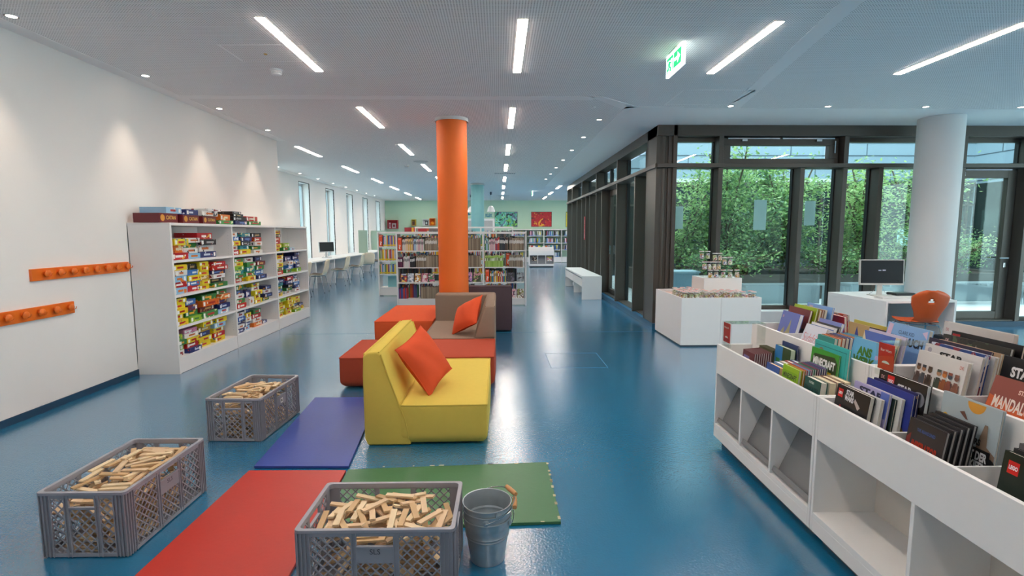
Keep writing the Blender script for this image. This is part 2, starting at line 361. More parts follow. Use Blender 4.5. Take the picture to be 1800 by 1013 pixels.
# window reflections in the glass, built as pale sheets
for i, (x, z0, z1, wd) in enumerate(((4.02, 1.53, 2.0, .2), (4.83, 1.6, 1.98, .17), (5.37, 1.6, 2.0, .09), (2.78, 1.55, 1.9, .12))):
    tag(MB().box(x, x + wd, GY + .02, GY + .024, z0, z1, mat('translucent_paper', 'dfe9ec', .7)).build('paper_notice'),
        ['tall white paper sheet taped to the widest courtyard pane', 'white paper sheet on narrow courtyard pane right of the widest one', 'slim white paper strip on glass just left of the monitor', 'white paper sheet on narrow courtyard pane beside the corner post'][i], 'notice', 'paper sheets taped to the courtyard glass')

# ================================================================ CEILING FITTINGS
led = emis('led_diffuser', 'fff0e3', STRIP); alu = mat('white_frame', 'e8e8e8', .5)
t = thing('ceiling_light', '', 'light', (0, 0, CZ), 0, 'recessed strip lights')
b = MB(); L_ = 1.3; W_ = .072
b.box(-W_ / 2 - .006, -W_ / 2, -.006, L_ + .006, -.006, 0, alu); b.box(W_ / 2, W_ / 2 + .006, -.006, L_ + .006, -.006, 0, alu); b.box(-W_ / 2, W_ / 2, -.006, 0, -.006, 0, alu); b.box(-W_ / 2, W_ / 2, L_, L_ + .006, -.006, 0, alu)
b.build('frame', t); MB().box(-W_ / 2, W_ / 2, 0, L_, -.0085, -.001, led).build('diffuser', t)
rows = [('central', .195, [1.31 + 2.8 * k for k in range(0, 9)] + [-1.5]), ('left', -1.765, [1.31 + 2.8 * k for k in range(0, 9)]), ('right', 2.15, [1.31, 4.11, 18.11, 20.91, 23.7]),  # strips overhead and behind the camera are unseen, added to light the room
        ('far right', 4.07, [1.31, 4.11]), ('far left', -3.72 + 0.0, [9.97, 12.87, 15.79, 18.47, 21.3, 24.1]), ('outermost right', 6.0, [4.11]),
        ('first hidden', 4.1, [18.11, 20.91, 23.7]), ('second hidden', 6.0, [18.9, 21.9, 24.2]), ('third hidden', 8.2, [18.9, 21.9, 24.2])]  # unseen rows behind the glass wall, added to brighten the far zone
first = True
for nm, x, ys_ in rows:
    for k, y in enumerate(ys_):
        lab = 'long white recessed ceiling strip light, %s from the camera in the %s row' % (ORD[k], nm)
        if first: t.location = (x, y, CZ - .001); t['label'] = lab; first = False
        else: dup(t, (x, y, CZ - .001), 0, lab)
lens = emis('spot_lens', 'fff4e6', 9)
def downlight(label, x, y, power=SPOT, warm=(1, .86, .72), size=66, blend=.85):
    t = thing('downlight', label, 'light', (x, y, CZ), 0, 'small round downlights')
    b = MB(); b.lathe([(.045, -.006), (.045, 0), (.034, 0), (.034, -.006)], alu, 20, closed=True); b.build('trim_ring', t, smooth=False)
    b = MB(); b.lathe([(.034, -.004), (.001, -.004)], lens, 20, closed=True); b.build('lens', t)
    l = bpy.data.lights.new('spot', 'SPOT'); l.energy = power; l.color = warm; l.spot_size = math.radians(size); l.spot_blend = blend; l.shadow_soft_size = .05
    lo = bpy.data.objects.new('lamp', l); C.objects.link(lo); lo.parent = t; lo.location = (0, 0, -.02)
for k, (x, y) in enumerate(((-3.58, 1.25), (-3.58, 2.7), (-3.58, 4.13), (-3.58, 5.6), (-3.58, 7.01), (-3.58, 8.43))):
    downlight('small warm downlight by the near left wall, %s from the camera' % ORD[k], x, y, SPOT, (1, .80, .62))
for k in range(8): downlight('small downlight by the slot windows, %s from the camera' % ORD[k], -5.33, 13.0 + 1.42 * k + (.0), SPOT * .8, (1, .80, .62))
for k, x in enumerate((2.97, 4.23, 5.51, 6.77, 8.03)): downlight('small downlight over the courtyard front, %s from the left' % ORD[k], x, 6.78, SPOT * .8, (1, .86, .76), 70)
for k in range(7): downlight('small downlight beside the glass side wall, %s from the camera' % ORD[k], 1.445, 7.6 + 1.39 * k, SPOT * .5, (1, .9, .8))
# exit signs
def exit_sign(label, x, y0, ln, h):
    t = thing('exit_sign', label, 'sign', (x, y0, CZ - .005)); g = emis('exit_green', '12a060', 1.3); w_ = emis('exit_white', 'f4fffa', 1.3)
    MB().box(-.012, .012, -.01, ln + .01, -h - .01, 0, w_).build('housing', t)
    s = -.0135; b = MB(); b.box(s, -.0125, .03, ln * .52, -h + .02, -.02, g)
    b.add([(s - .002, ln * .47, -h * .42), (s - .002, ln * .47, -h * .58), (s - .002, ln * .28, -h * .58), (s - .002, ln * .28, -h * .78), (s - .002, ln * .12, -h * .5), (s - .002, ln * .28, -h * .22), (s - .002, ln * .28, -h * .42)], [tuple(range(7))], w_)
    # running figure and doorway, green on white
    b.box(s, -.0125, ln * .93, ln * .97, -h + .02, -.02, g); b.box(s, -.0125, ln * .56, ln * .60, -h + .02, -.02, g); b.box(s, -.0125, ln * .56, ln * .97, -.045, -.02, g)
    u = lambda a, c: (s - .001, ln * a, -h * c)
    b.tube([u(.76, .36), u(.79, .60)], .011, g, 6); b.tube([u(.79, .6), u(.70, .70), u(.72, .88)], .007, g, 6); b.tube([u(.79, .6), u(.86, .74), u(.93, .74)], .007, g, 6)
    b.tube([u(.76, .4), u(.67, .48)], .006, g, 6); b.tube([u(.76, .4), u(.86, .46)], .006, g, 6); b.lathe([(.001, -.011), (.011, 0), (.001, .011)], g, 10, u(.74, .26))
    b.build('pictogram', t); MB().box(-.03, .03, ln * .25, ln * .75, 0, .004, alu).build('ceiling_mount', t)
exit_sign('lit green and white exit sign with arrow and running figure hanging near camera', 1.575, 4.55, .42, .17)
exit_sign('small lit exit sign hanging far back before the green wall', 1.33, 20.3, .42, .17)
def smoke(x, y, r, lab):
    t = thing('smoke_detector', lab, 'smoke detector', (x, y, CZ)); b = MB(); b.lathe([(r, -.002), (r, -.012), (r * .9, -.015)], alu, 20); b.build('base', t)
    b = MB(); b.lathe([(r * .8, -.015), (r * .85, -.03), (r * .8, -.034)], alu, 20); b.lathe([(r * .72, -.034), (r * .72, -.038)], blackp, 20); b.lathe([(r * .8, -.038), (r * .7, -.052), (r * .3, -.06)], alu, 20); b.build('sensor', t)
smoke(-2.17, 5.38, .06, 'white smoke detector with black slots on the near ceiling'); smoke(-2.16, 12.65, .06, 'white smoke detector on the ceiling farther back left of orange column')
tag(MB().lathe([(.03, -.002), (.028, -.012), (.01, -.014)], alu, 14, (1.23, 6.87, CZ)).build('sensor'), 'tiny white round sensor on the ceiling near the glass corner', 'sensor')
tag(MB().lathe([(.016, -.001), (.014, -.006)], solid('c8a030'), 14, (-2.08, 4.93, CZ)).build('marker_dot'), 'tiny yellow marker dot on ceiling inside the hatch outline', 'marker')
for lab, x0, x1, y0, y1 in (('square hatch outline in the perforated ceiling at upper left', -2.39, -1.67, 4.69, 5.14), ('square hatch outline in the perforated ceiling above the glass corner', 2.09, 2.93, 6.04, 6.74)):
    b = MB(); g_ = .02
    for q in ((x0, x1, y0, y0 + g_), (x0, x1, y1 - g_, y1), (x0, x0 + g_, y0 + g_, y1 - g_), (x1 - g_, x1, y0 + g_, y1 - g_)): b.box(q[0], q[1], q[2], q[3], CZ - .003, CZ, smoothc)
    tag(b.build('ceiling_hatch'), lab, 'ceiling hatch')
ventm = mat('vent_grey', '9a9c9c', .6)
for k, y in enumerate((14.3, 22.8)):
    t = thing('ceiling_vent', ['slotted grey air vent in the ceiling between strip lights, the nearer one', 'slotted grey air vent in ceiling far back, the farther one'][k], 'vent', (.19, y, CZ))
    MB().box(-.3, .3, 0, .22, -.006, -.001, alu).build('frame', t); b = MB()
    for q in range(12): b.box(-.28 + q * .047, -.25 + q * .047, .02, .2, -.008, -.006, ventm)
    b.build('slats', t)
tag(MB().lathe([(.17, -.001), (.16, -.006)], mat('round_vent', 'c8c8c8', .7), 24, (-1.74, 12.05, CZ)).build('ceiling_vent'), 'pale round flush vent disc left of the orange column', 'vent')

# ================================================================ COAT RACKS
hookm = mat('orange_lacquer', 'e8701c', .4, var=.04)
def coat_rack(label, y0, y1, z0, z1, ys_):
    t = thing('coat_rack', label, 'coat rack', (-3.85, y0, z0)); MB().box(0, .022, 0, y1 - y0, 0, z1 - z0, hookm).build('board', t, bevel=.002)
    for y in ys_:
        b = MB(); T = Matrix.Translation((.022, y - y0, (z1 - z0) * .55)) @ Matrix.Rotation(PI / 2, 4, 'Y'); b.lathe([(.010, 0), (.010, .012), (.028, .018), (.031, .03), (.020, .038)], hookm, 16, T=T)
        k = b.build('hook', t, smooth=True); b = MB(); z = (z1 - z0) * .45
        b.tube([(.022, y - y0, z), (.06, y - y0, z - .01), (.085, y - y0, z), (.09, y - y0, z + .018)], .0035, hookm, 6); b.build('wire_peg', k)
coat_rack('upper orange coat rack with eight round pegs beside game shelf', 4.366, 5.5, 1.11, 1.21, [4.49 + .138 * k for k in range(8)])
coat_rack('lower orange coat rack with round pegs cut by left picture edge', 3.36, 4.765, .79, .895, [3.5 + .15 * k for k in range(9)])

# ================================================================ SOFT SEATING
def fabric(name, c): return mat(name, c, .9, var=.035, scale=25, bump=.08, bscale=450, spec=.25)
fy, fo, fr_, fb, fd, fp = (fabric(*a) for a in (('yellow_cloth', 'd8bd58'), ('orange_cloth', 'dd5a30'), ('rust_cloth', 'b04a34'), ('taupe_cloth', '8f7a6a'), ('plum_cloth', '54454a'), ('pillow_cloth', 'd85430')))
def puff(x0, x1, y0, y1, z0, z1, mt, bulge=.012, n=12, tuck=.035, round_=.02):
    """soft block: faces swell a little, the lowest edge is tucked in"""
    b = MB(); S = ((x1 - x0) / 2, (y1 - y0) / 2, (z1 - z0) / 2); c = ((x0 + x1) / 2, (y0 + y1) / 2, (z0 + z1) / 2)
    key = {}; vs = []; fs = []
    for ax in range(3):
        for sg in (-1, 1):
            for i in range(n + 1):
                for j in range(n + 1):
                    u, v = 2 * i / n - 1, 2 * j / n - 1; p = [0, 0, 0]; p[ax] = sg; p[(ax + 1) % 3] = u; p[(ax + 2) % 3] = v
                    k = tuple(round(q, 4) for q in p)
                    if k in key: continue
                    # superellipsoid style rounding of the edges
                    P = []
                    for a in range(3): P.append(p[a] * S[a])
                    for a in range(3):
                        o1, o2 = (a + 1) % 3, (a + 2) % 3
                        if abs(p[a]) > .999: P[a] += math.copysign(bulge, p[a]) * (1 - p[o1] ** 2) ** .7 * (1 - p[o2] ** 2) ** .7 * (0 if (a == 2 and p[a] < 0) else 1)
                    h = (P[2] + S[2])
                    if h < .06:
                        f = (1 - h / .06) ** 2 * tuck; P[0] -= math.copysign(min(f, abs(P[0])), P[0]) if abs(p[0]) > .05 else 0; P[1] -= math.copysign(min(f, abs(P[1])), P[1]) if abs(p[1]) > .05 else 0
                    key[k] = len(vs); vs.append((P[0] + c[0], P[1] + c[1], P[2] + c[2]))
            for i in range(n):
                for j in range(n):
                    q = []
                    for a, e in ((i, j), (i + 1, j), (i + 1, j + 1), (i, j + 1)):
                        p = [0, 0, 0]; p[ax] = sg; p[(ax + 1) % 3] = 2 * a / n - 1; p[(ax + 2) % 3] = 2 * e / n - 1; q.append(key[tuple(round(t, 4) for t in p)])
                    fs.append(tuple(q if sg > 0 else q[::-1]))
    b.add(vs, fs, mt); return b
def piping(b, x0, x1, y0, y1, z, mt, r=.0065):
    q = []; N = 10
    for (ax, ay, bx_, by_) in ((x0, y0, x1, y0), (x1, y0, x1, y1), (x1, y1, x0, y1), (x0, y1, x0, y0)):
        for k in range(N): q.append((ax + (bx_ - ax) * k / N, ay + (by_ - ay) * k / N, z))
    b.tube(q, r, mt, 6, close=True)
def ottoman(label, x0, x1, y0, y1, h, mt, group=None):
    t = thing('ottoman', label, 'ottoman', ((x0 + x1) / 2, (y0 + y1) / 2, 0), 0, group); a, c = (x1 - x0) / 2, (y1 - y0) / 2
    puff(-a, a, -c, c, .012, h, mt, .014).build('cushion_block', t, smooth=True, bevel=.012, seg=3)
    b = MB(); piping(b, -a + .002, a - .002, -c + .002, c - .002, h - .001, mt); b.build('piping', t, smooth=True)
    return t
ottoman('dark rust red ottoman directly behind the yellow seat', -1.54, -.045, 4.96, 5.82, .30, fr_)
ottoman('bright orange ottoman left of the orange column, farthest back', -1.69, -.90, 7.03, 8.62, .30, fo)
# yellow low seat, its back along the left side
t = thing('lounge_seat', 'yellow low lounge seat with sloped backrest nearest the camera', 'lounge seat', (-.52, 4.25, 0))
def loc(x, y=0): return x + .52, y - 4.25
b = MB(); Y0, Y1 = loc(0, 3.57)[1], loc(0, 4.93)[1]
pts = [(-.93, .0), (-.625, .0), (-.645, .10), (-.665, .19), (-.70, .287), (-.745, .42), (-.785, .54), (-.82, .655), (-.85, .672), (-.915, .668), (-.945, .645), (-.952, .5), (-.95, .05)]
b.prism([(loc(p[0])[0], p[1] + .006) for p in pts][::1], Y0, Y1, 'y', fy)
o = b.build('backrest', t, bevel=.014, seg=3, smooth=True)
puff(loc(-.70)[0], loc(-.085)[0], Y0, Y1, .012, .292, fy, .012, tuck=.03).build('seat_cushion', t, smooth=True, bevel=.012, seg=3)
b = MB(); piping(b, loc(-.70)[0], loc(-.087)[0], Y0 + .002, Y1 - .002, .292, fy, .0062)
for yy in (Y0 - .001, Y1 + .001): b.tube([(loc(p[0])[0], yy, p[1] + .006) for p in [(-.645, .05), pts[2], pts[3], pts[4], pts[5], pts[6], pts[7]]], .0062, fy, 6)
b.tube([(loc(-.835)[0], Y0 + k * (Y1 - Y0) / 10, .675) for k in range(11)], .0062, fy, 6)
b.tube([(loc(-.935)[0], Y0 + k * (Y1 - Y0) / 10, .664) for k in range(11)], .0062, fy, 6)
b.build('piping', t, smooth=True)
# taupe corner seat
t = thing('lounge_seat', 'taupe corner lounge seat with back and right armrest before the orange column', 'lounge seat', (-.45, 6.6, 0))
b = MB(); b.box(-.42, .41, .49, .735, .01, .665, fb); b.build('backrest', t, bevel=.03, seg=4, smooth=True)
b = MB(); b.prism([(.165, .30), (.41, .30), (.415, .665), (.385, .672), (.29, .665)], -.75, .49, 'y', fb); b.box(.2, .41, -.75, .49, .01, .30, fb); b.build('armrest', t, bevel=.02, seg=3, smooth=True)
puff(-.42, .27, -.75, .49, .012, .30, fb, .012).build('seat_cushion', t, smooth=True, bevel=.012, seg=3)
b = MB(); piping(b, -.418, .268, -.748, .488, .301, fb, .0062); b.tube([(.30, -.75 + k * .124, .668) for k in range(11)], .0062, fb, 6); b.tube([(.405, -.75 + k * .124, .668) for k in range(11)], .0062, fb, 6)
b.build('piping', t, smooth=True)
# plum seat behind
t = thing('lounge_seat', 'dark plum lounge seat seen from behind its backrest, right of orange column', 'lounge seat', (-.2, 8.35, 0))
b = MB(); b.box(-.42, .40, -.52, -.27, .01, .69, fd); b.build('backrest', t, bevel=.03, seg=4, smooth=True)
puff(-.42, .40, -.27, .60, .012, .30, fd, .012).build('seat_cushion', t, smooth=True, bevel=.012, seg=3)
b = MB(); b.tube([(-.42, -.515, .05), (-.42, -.515, .67), (-.40, -.515, .69), (.38, -.515, .69), (.40, -.515, .67), (.40, -.515, .05)], .0045, fd, 6); b.build('piping', t, smooth=True)
def pillow(label, loc_, rot, w_, h_, th=.085):
    b = MB(); n = 16
    for sg in (-1, 1):
        def fn(u, v):
            u, v = 2 * u - 1, 2 * v - 1
            z = sg * th * (max(0, (1 - u * u) * (1 - v * v))) ** .42 * (1 + .05 * math.sin(7 * u + 3 * v))
            return (w_ / 2 * u * (1 - .09 * (1 - v * v) ** 1), h_ / 2 * v * (1 - .09 * (1 - u * u)), z)
        b.grid(fn if sg > 0 else (lambda u, v: fn(1 - u, v)), n, n, fp)
    o = b.build('pillow', smooth=True); o.location = loc_; o.rotation_euler = rot
    q = MB(); P = []
    for a in range(4):
        for k in range(8):
            s_ = -1 + 2 * k / 8; u, v = [(s_, -1), (1, s_), (-s_, 1), (-1, -s_)][a]
            P.append((w_ / 2 * u * (1 - .09 * (1 - v * v)), h_ / 2 * v * (1 - .09 * (1 - u * u)), 0))
    q.tube(P, .004, fp, 6, close=True); q.build('piping', o, smooth=True)
    tag(o, label, 'pillow', 'orange scatter pillows')
def prot(n_, up_, spin):
    n_ = Vector(n_).normalized(); u = Vector(up_); x = u.cross(n_).normalized(); y = n_.cross(x)
    M = Matrix((x, y, n_)).transposed() @ Matrix.Rotation(spin, 3, 'Z'); return M.to_euler()
pillow('orange square pillow leaning on its corner on the yellow seat', (-.572, 3.97, .522), prot((.78, -.378, .50), (0, 0, 1), .29), .44, .44)
pillow('orange square pillow leaning in the corner of the taupe seat', (-.375, 6.12, .53), prot((-.68, -.43, .60), (0, 0, 1), .57), .42, .42)

# ================================================================ FLOOR MATS
def board(label, pts, c, z=.018):
    m_ = mat('painted_board_' + c, c, .42, var=.06, scale=4, bump=.05, bscale=40); e = mat('board_edge_' + c, c, .6)
    b = MB(); b.prism(pts, .001, z, 'z', m_)
    ch = MB()
    o = b.build('play_mat', bevel=.003); return tag(o, label, 'mat', 'painted play boards on the blue floor')
board('red painted board lying between the two front crates', [(-1.60, 1.75), (-.90, 1.75), (-.965, 3.165), (-1.575, 3.18)], 'bf3428')
board('blue painted board lying beside the yellow seat', [(-1.572, 3.24), (-.965, 3.22), (-1.09, 4.63), (-1.67, 4.645)], '3a4d9e')
gb = board('green painted board with worn pale edges behind the front crate', [(-.925, 2.50), (.315, 2.54), (.31, 3.24), (-.955, 3.175)], '40734a')
b = MB(); wm = mat('worn_edge', 'c8c0a0', .8)
random.seed(3)
for k in range(26):
    f = random.random(); l = random.uniform(.008, .035)
    if k < 12: b.box(.302, .3165, 2.55 + f * .66, 2.55 + f * .66 + l, .0178, .0188, wm)
    elif k < 20: b.box(-.9 + f * 1.15, -.9 + f * 1.15 + l, 3.195 + f * .03, 3.203 + f * .03, .0178, .0188, wm)
    else: b.box(-.9 + f * 1.15, -.9 + f * 1.15 + l, 2.507 + f * .03, 2.514 + f * .03, .0178, .0188, wm)
b.build('chipped_edge', gb)['kind'] = 'stuff'

# ================================================================ CRATES WITH PLANKS
CW, CL, CH = .405, .64, .32
def lattice(b, x0, x1, z0, z1, T, pitch=.040, w_=.0028, th=.004):
    """crossed diagonal bars clipped to a rectangle, in the local x-z plane"""
    for sg in (1, -1):
        k = -int((z1 - z0) / pitch) - 1
        while x0 + k * pitch < x1 + (z1 - z0):
            s = x0 + k * pitch; k += 1
            # line: x = s + sg*(z - zr)
            zr = z0 if sg > 0 else z1
            P = []
            a = x0 - s if True else 0
            # parametrize by t in [0,H]: z = z0+t (sg>0) or z1-t ; x = s+t
            H = z1 - z0; t0 = max(0, x0 - s); t1 = min(H, x1 - s)
            if t1 - t0 < .006: continue
            zf = (lambda t: z0 + t) if sg > 0 else (lambda t: z1 - t)
            p, q = (s + t0, zf(t0)), (s + t1, zf(t1)); d = w_ * .7
            nx, nz = (d, -d) if sg > 0 else (d, d)
            pts = [(p[0] - nx, p[1] - nz), (q[0] - nx, q[1] - nz), (q[0] + nx, q[1] + nz), (p[0] + nx, p[1] + nz)]
            if sg < 0: pts = pts[::-1]
            b.prism(pts, -th / 2, th / 2, 'y', cratem, T)
def crate_side(length, T, plate, txt):
    """one wall seen from outside: local x along the wall, y inward, z up"""
    b = MB(); h = CH - .012; a = length / 2; c = .055
    for sg in (-1, 1):
        x = sg * (a - .004); b.box(min(x, x - sg * c), max(x, x - sg * c), .008, .012, .006, h, cratem, T)
        for q in (.004, .020, .036, .052): b.box(min(x - sg * q, x - sg * (q + .004)), max(x - sg * q, x - sg * (q + .004)), 0, .008, .006, h, cratem, T)
    hw = .085 if length > .5 else .07
    ribs = [-a + c, -hw, hw, a - c]
    for r in ribs[1:3]:
        for dx in (-.009, .009): b.box(r + dx - .002, r + dx + .002, 0, .010, .006, h, cratem, T)
        b.box(r - .009, r + .009, .007, .011, .006, h, cratem, T)
    b.box(-a + c, a - c, .003, .010, .006, .024, cratem, T); b.box(-a + c, a - c, .003, .010, h - .018, h, cratem, T)
    T2 = T @ Matrix.Translation((0, .008, 0))
    zt = h - .018
    lattice(b, -a + c, -hw - .009, .024, zt, T2); lattice(b, hw + .009, a - c, .024, zt, T2)
    pz = .175 if plate else .235
    lattice(b, -hw + .009, hw - .009, .024, pz, T2)
    b.box(-hw + .009, hw - .009, .003, .010, pz, .245, cratem, T); b.box(-hw + .009, hw - .009, -.001, .012, .240, .248, cratem, T)
    if txt: b.text(txt, .062, .022, mat('felt_pen', '3b3b44', .6), T @ frame_T((0, .002, .225), (1, 0, 0), (0, 0, 1)), keep=True)
    return b
def crate(label, x, y, rz, text=None, tag_=False):
    t = thing('stacking_crate', label, 'crate', (x, y, 0), rz, 'grey lattice crates full of planks'); A, B_ = CW / 2, CL / 2
    M = Matrix
    sides = (('long_side', CL, M.Translation((A, 0, 0)) @ M.Rotation(PI / 2, 4, 'Z'), True, text[0] if text else None), ('long_side', CL, M.Translation((-A, 0, 0)) @ M.Rotation(-PI / 2, 4, 'Z'), True, None),
             ('short_side', CW, M.Translation((0, -B_, 0)), False, text[1] if text else None), ('short_side', CW, M.Translation((0, B_, 0)) @ M.Rotation(PI, 4, 'Z'), False, None))
    for nm, ln, T, pl, tx in sides: crate_side(ln, T, pl, tx).build(nm, t)
    b = MB(); o_, i_ = .0, .018; z0, z1 = CH - .014, CH
    def ring(ins):
        r_ = .02; P = []
        for cx, cy, a0 in ((A - ins - r_, B_ - ins - r_, 0), (-A + ins + r_, B_ - ins - r_, 90), (-A + ins + r_, -B_ + ins + r_, 180), (A - ins - r_, -B_ + ins + r_, 270)):
            for k in range(5): an = math.radians(a0 + k * 22.5); P.append((cx + r_ * math.cos(an), cy + r_ * math.sin(an)))
        return P
    O, I = ring(-.002), ring(.016); n_ = len(O); vs = [(p[0], p[1], z0) for p in O] + [(p[0], p[1], z1) for p in O] + [(p[0], p[1], z1) for p in I] + [(p[0], p[1], z0 - .01) for p in I]
    fs = [(r * n_ + k, r * n_ + (k + 1) % n_, (r + 1) * n_ + (k + 1) % n_, (r + 1) * n_ + k) for r in range(3) for k in range(n_)] + [(3 * n_ + k, 3 * n_ + (k + 1) % n_, (k + 1) % n_, k) for k in range(n_)]
    b.add(vs, fs, cratem); b.build('rim', t, bevel=.002)
    MB().box(-A + .012, A - .012, -B_ + .012, B_ - .012, .001, .008, cratem).build('crate_floor', t)
    if tag_: MB().box(A + .0005, A + .002, -.018, .018, .19, .225, paperw).box(A + .002, A + .0025, -.008, .008, .198, .217, solid('3a4a3a')).build('paper_tag', t)
    return t
PLN, PWD, PTH = .132, .025, .0085
plank_me = MB().box(-PLN / 2, PLN / 2, -PWD / 2, PWD / 2, 0, PTH, wood).build('plank'); pm = plank_me.data; bpy.data.objects.remove(plank_me)
plank_mats = []
def fill_crate(label_top, label_heap, crt, seed, n_top, prof, total):
    """drop planks one after the other on a height field inside the crate"""
    R = np.random.RandomState(seed); g = .008; A, B_ = CW / 2 - .019, CL / 2 - .019
    nx, ny = int(2 * A / g) + 1, int(2 * B_ / g) + 1; H = np.full((nx, ny), .010)
    P = []; tries = 0
    lx = np.linspace(-PLN / 2, PLN / 2, 18); ly = np.linspace(-PWD / 2, PWD / 2, 4); GX, GY_ = np.meshgrid(lx, ly, indexing='ij')
    while tries < total:
        tries += 1
        a = R.choice([0, PI / 2, R.uniform(0, PI)], p=[.32, .14, .54]) + R.normal(0, .18)
        ca, sa = abs(math.cos(a)), abs(math.sin(a)); ex = (PLN * ca + PWD * sa) / 2; ey = (PLN * sa + PWD * ca) / 2
        x = R.uniform(-A + ex, A - ex); y = R.uniform(-B_ + ey, B_ - ey)
        X = x + GX * math.cos(a) - GY_ * math.sin(a); Y = y + GX * math.sin(a) + GY_ * math.cos(a)
        I = np.clip(((X + A) / g).astype(int), 0, nx - 1); J = np.clip(((Y + B_) / g).astype(int), 0, ny - 1); h = H[I, J]
        e1, e2 = h[:7].max(), h[11:].max(); sl = np.clip((e2 - e1) / (PLN * .62), -.5, .5)
        z0 = (h - sl * GX).max()
        if abs(sl) > .35 and R.rand() < .7: continue
        if z0 + PTH + abs(sl) * PLN / 2 > prof(x / A, y / B_) : continue
        H[I, J] = np.maximum(h, z0 + sl * GX + PTH * 1.02)
        P.append((x, y, z0, a, sl))
    P.sort(key=lambda p: p[2] + .0)
    # the ones lying on top: highest relative to the final surface
    vis = []
    for i, (x, y, z, a, sl) in enumerate(P):
        X = x + GX * math.cos(a) - GY_ * math.sin(a); Y = y + GX * math.sin(a) + GY_ * math.cos(a)
        I = np.clip(((X + A) / g).astype(int), 0, nx - 1); J = np.clip(((Y + B_) / g).astype(int), 0, ny - 1)
        vis.append(((H[I, J] < z + sl * GX + PTH * 1.6).mean(), i))
    vis.sort(reverse=True); top = {i for v, i in vis[:n_top]}
    W = crt.matrix_world if False else Matrix.Translation(crt.location) @ Matrix.Rotation(crt.rotation_euler[2], 4, 'Z')
    hb = MB(); tones = [mat('pale_wood', 'dfc09a'), mat('light_wood', 'e8cfa8', .6, var=.12, scale=9), mat('tan_wood', 'd0ad80', .6, var=.14, scale=9)]
    c = 0
    for i, (x, y, z, a, sl) in enumerate(P):
        T = W @ Matrix.Translation((x, y, z)) @ Matrix.Rotation(a, 4, 'Z') @ Matrix.Rotation(-math.atan(sl), 4, 'Y')
        if i in top:
            o = bpy.data.objects.new('plank', plank_data[i % 3]); C.objects.link(o); o.matrix_world = T
            ang = math.degrees(a + crt.rotation_euler[2]) % 180; wx, wy = T.translation.x - crt.location.x, T.translation.y - crt.location.y
            hx, hy = (A, B_) if abs(math.cos(crt.rotation_euler[2])) > .5 else (B_, A)
            ln = 'crosswise' if ang < 22 or ang > 158 else 'lengthwise' if 68 < ang < 112 else 'slanting right' if ang < 68 else 'slanting left'
            pc = ['near', 'middle', 'far'][min(2, int((wy / hy + 1) * 1.5))] + ' ' + ['left', 'centre', 'right'][min(2, max(0, int((wx / hx + 1) * 1.5)))]
            tag(o, '%s plank %s at the %s of the %s' % (['honey', 'pale', 'tan'][i % 3], ln, pc, label_top), 'wooden plank', 'planks on top in the ' + label_top); c += 1
        else: hb.box(-PLN / 2, PLN / 2, -PWD / 2, PWD / 2, 0, PTH, tones[i % 3], T)
    o = hb.build('plank_heap'); tag(o, label_heap, 'wooden planks', None, 'stuff')
plank_data = []
for k, mt in enumerate((mat('pale_wood', 'dfc09a'), mat('light_wood', 'e8cfa8', .6, var=.12, scale=9), mat('tan_wood', 'd0ad80', .6, var=.14, scale=9))):
    o = MB().box(-PLN / 2, PLN / 2, -PWD / 2, PWD / 2, 0, PTH, mt).build('plank', bevel=0); plank_data.append(o.data); bpy.data.objects.remove(o)
c1 = crate('grey lattice crate at lower left standing on its own', -1.918, 2.645, -.012, ('SLS', None))
c2 = crate('grey lattice crate farther back beside the blue board', -1.895, 4.0, -.055, None, True)
c3 = crate('grey lattice crate in the front middle beside the buckets', -.50, 2.185, PI / 2 - .012, ('SLS', None))
c3.rotation_euler[2] = -PI / 2 - .012
fill_crate('front middle crate', 'pale planks deeper inside the front middle crate', c3, 5, 120, lambda u, v: .262 + .045 * (1 - v * v) - .02 * u * u + .01 * v, 2600)
fill_crate('lower left crate', 'pale planks deeper inside the lower left crate', c1, 8, 100, lambda u, v: .255 + .055 * (1 - v * v) + .025 * v, 2600)
fill_crate('farther left crate', 'pale planks deeper inside the farther left crate', c2, 11, 80, lambda u, v: .25 + .07 * (1 - v * v), 2500)

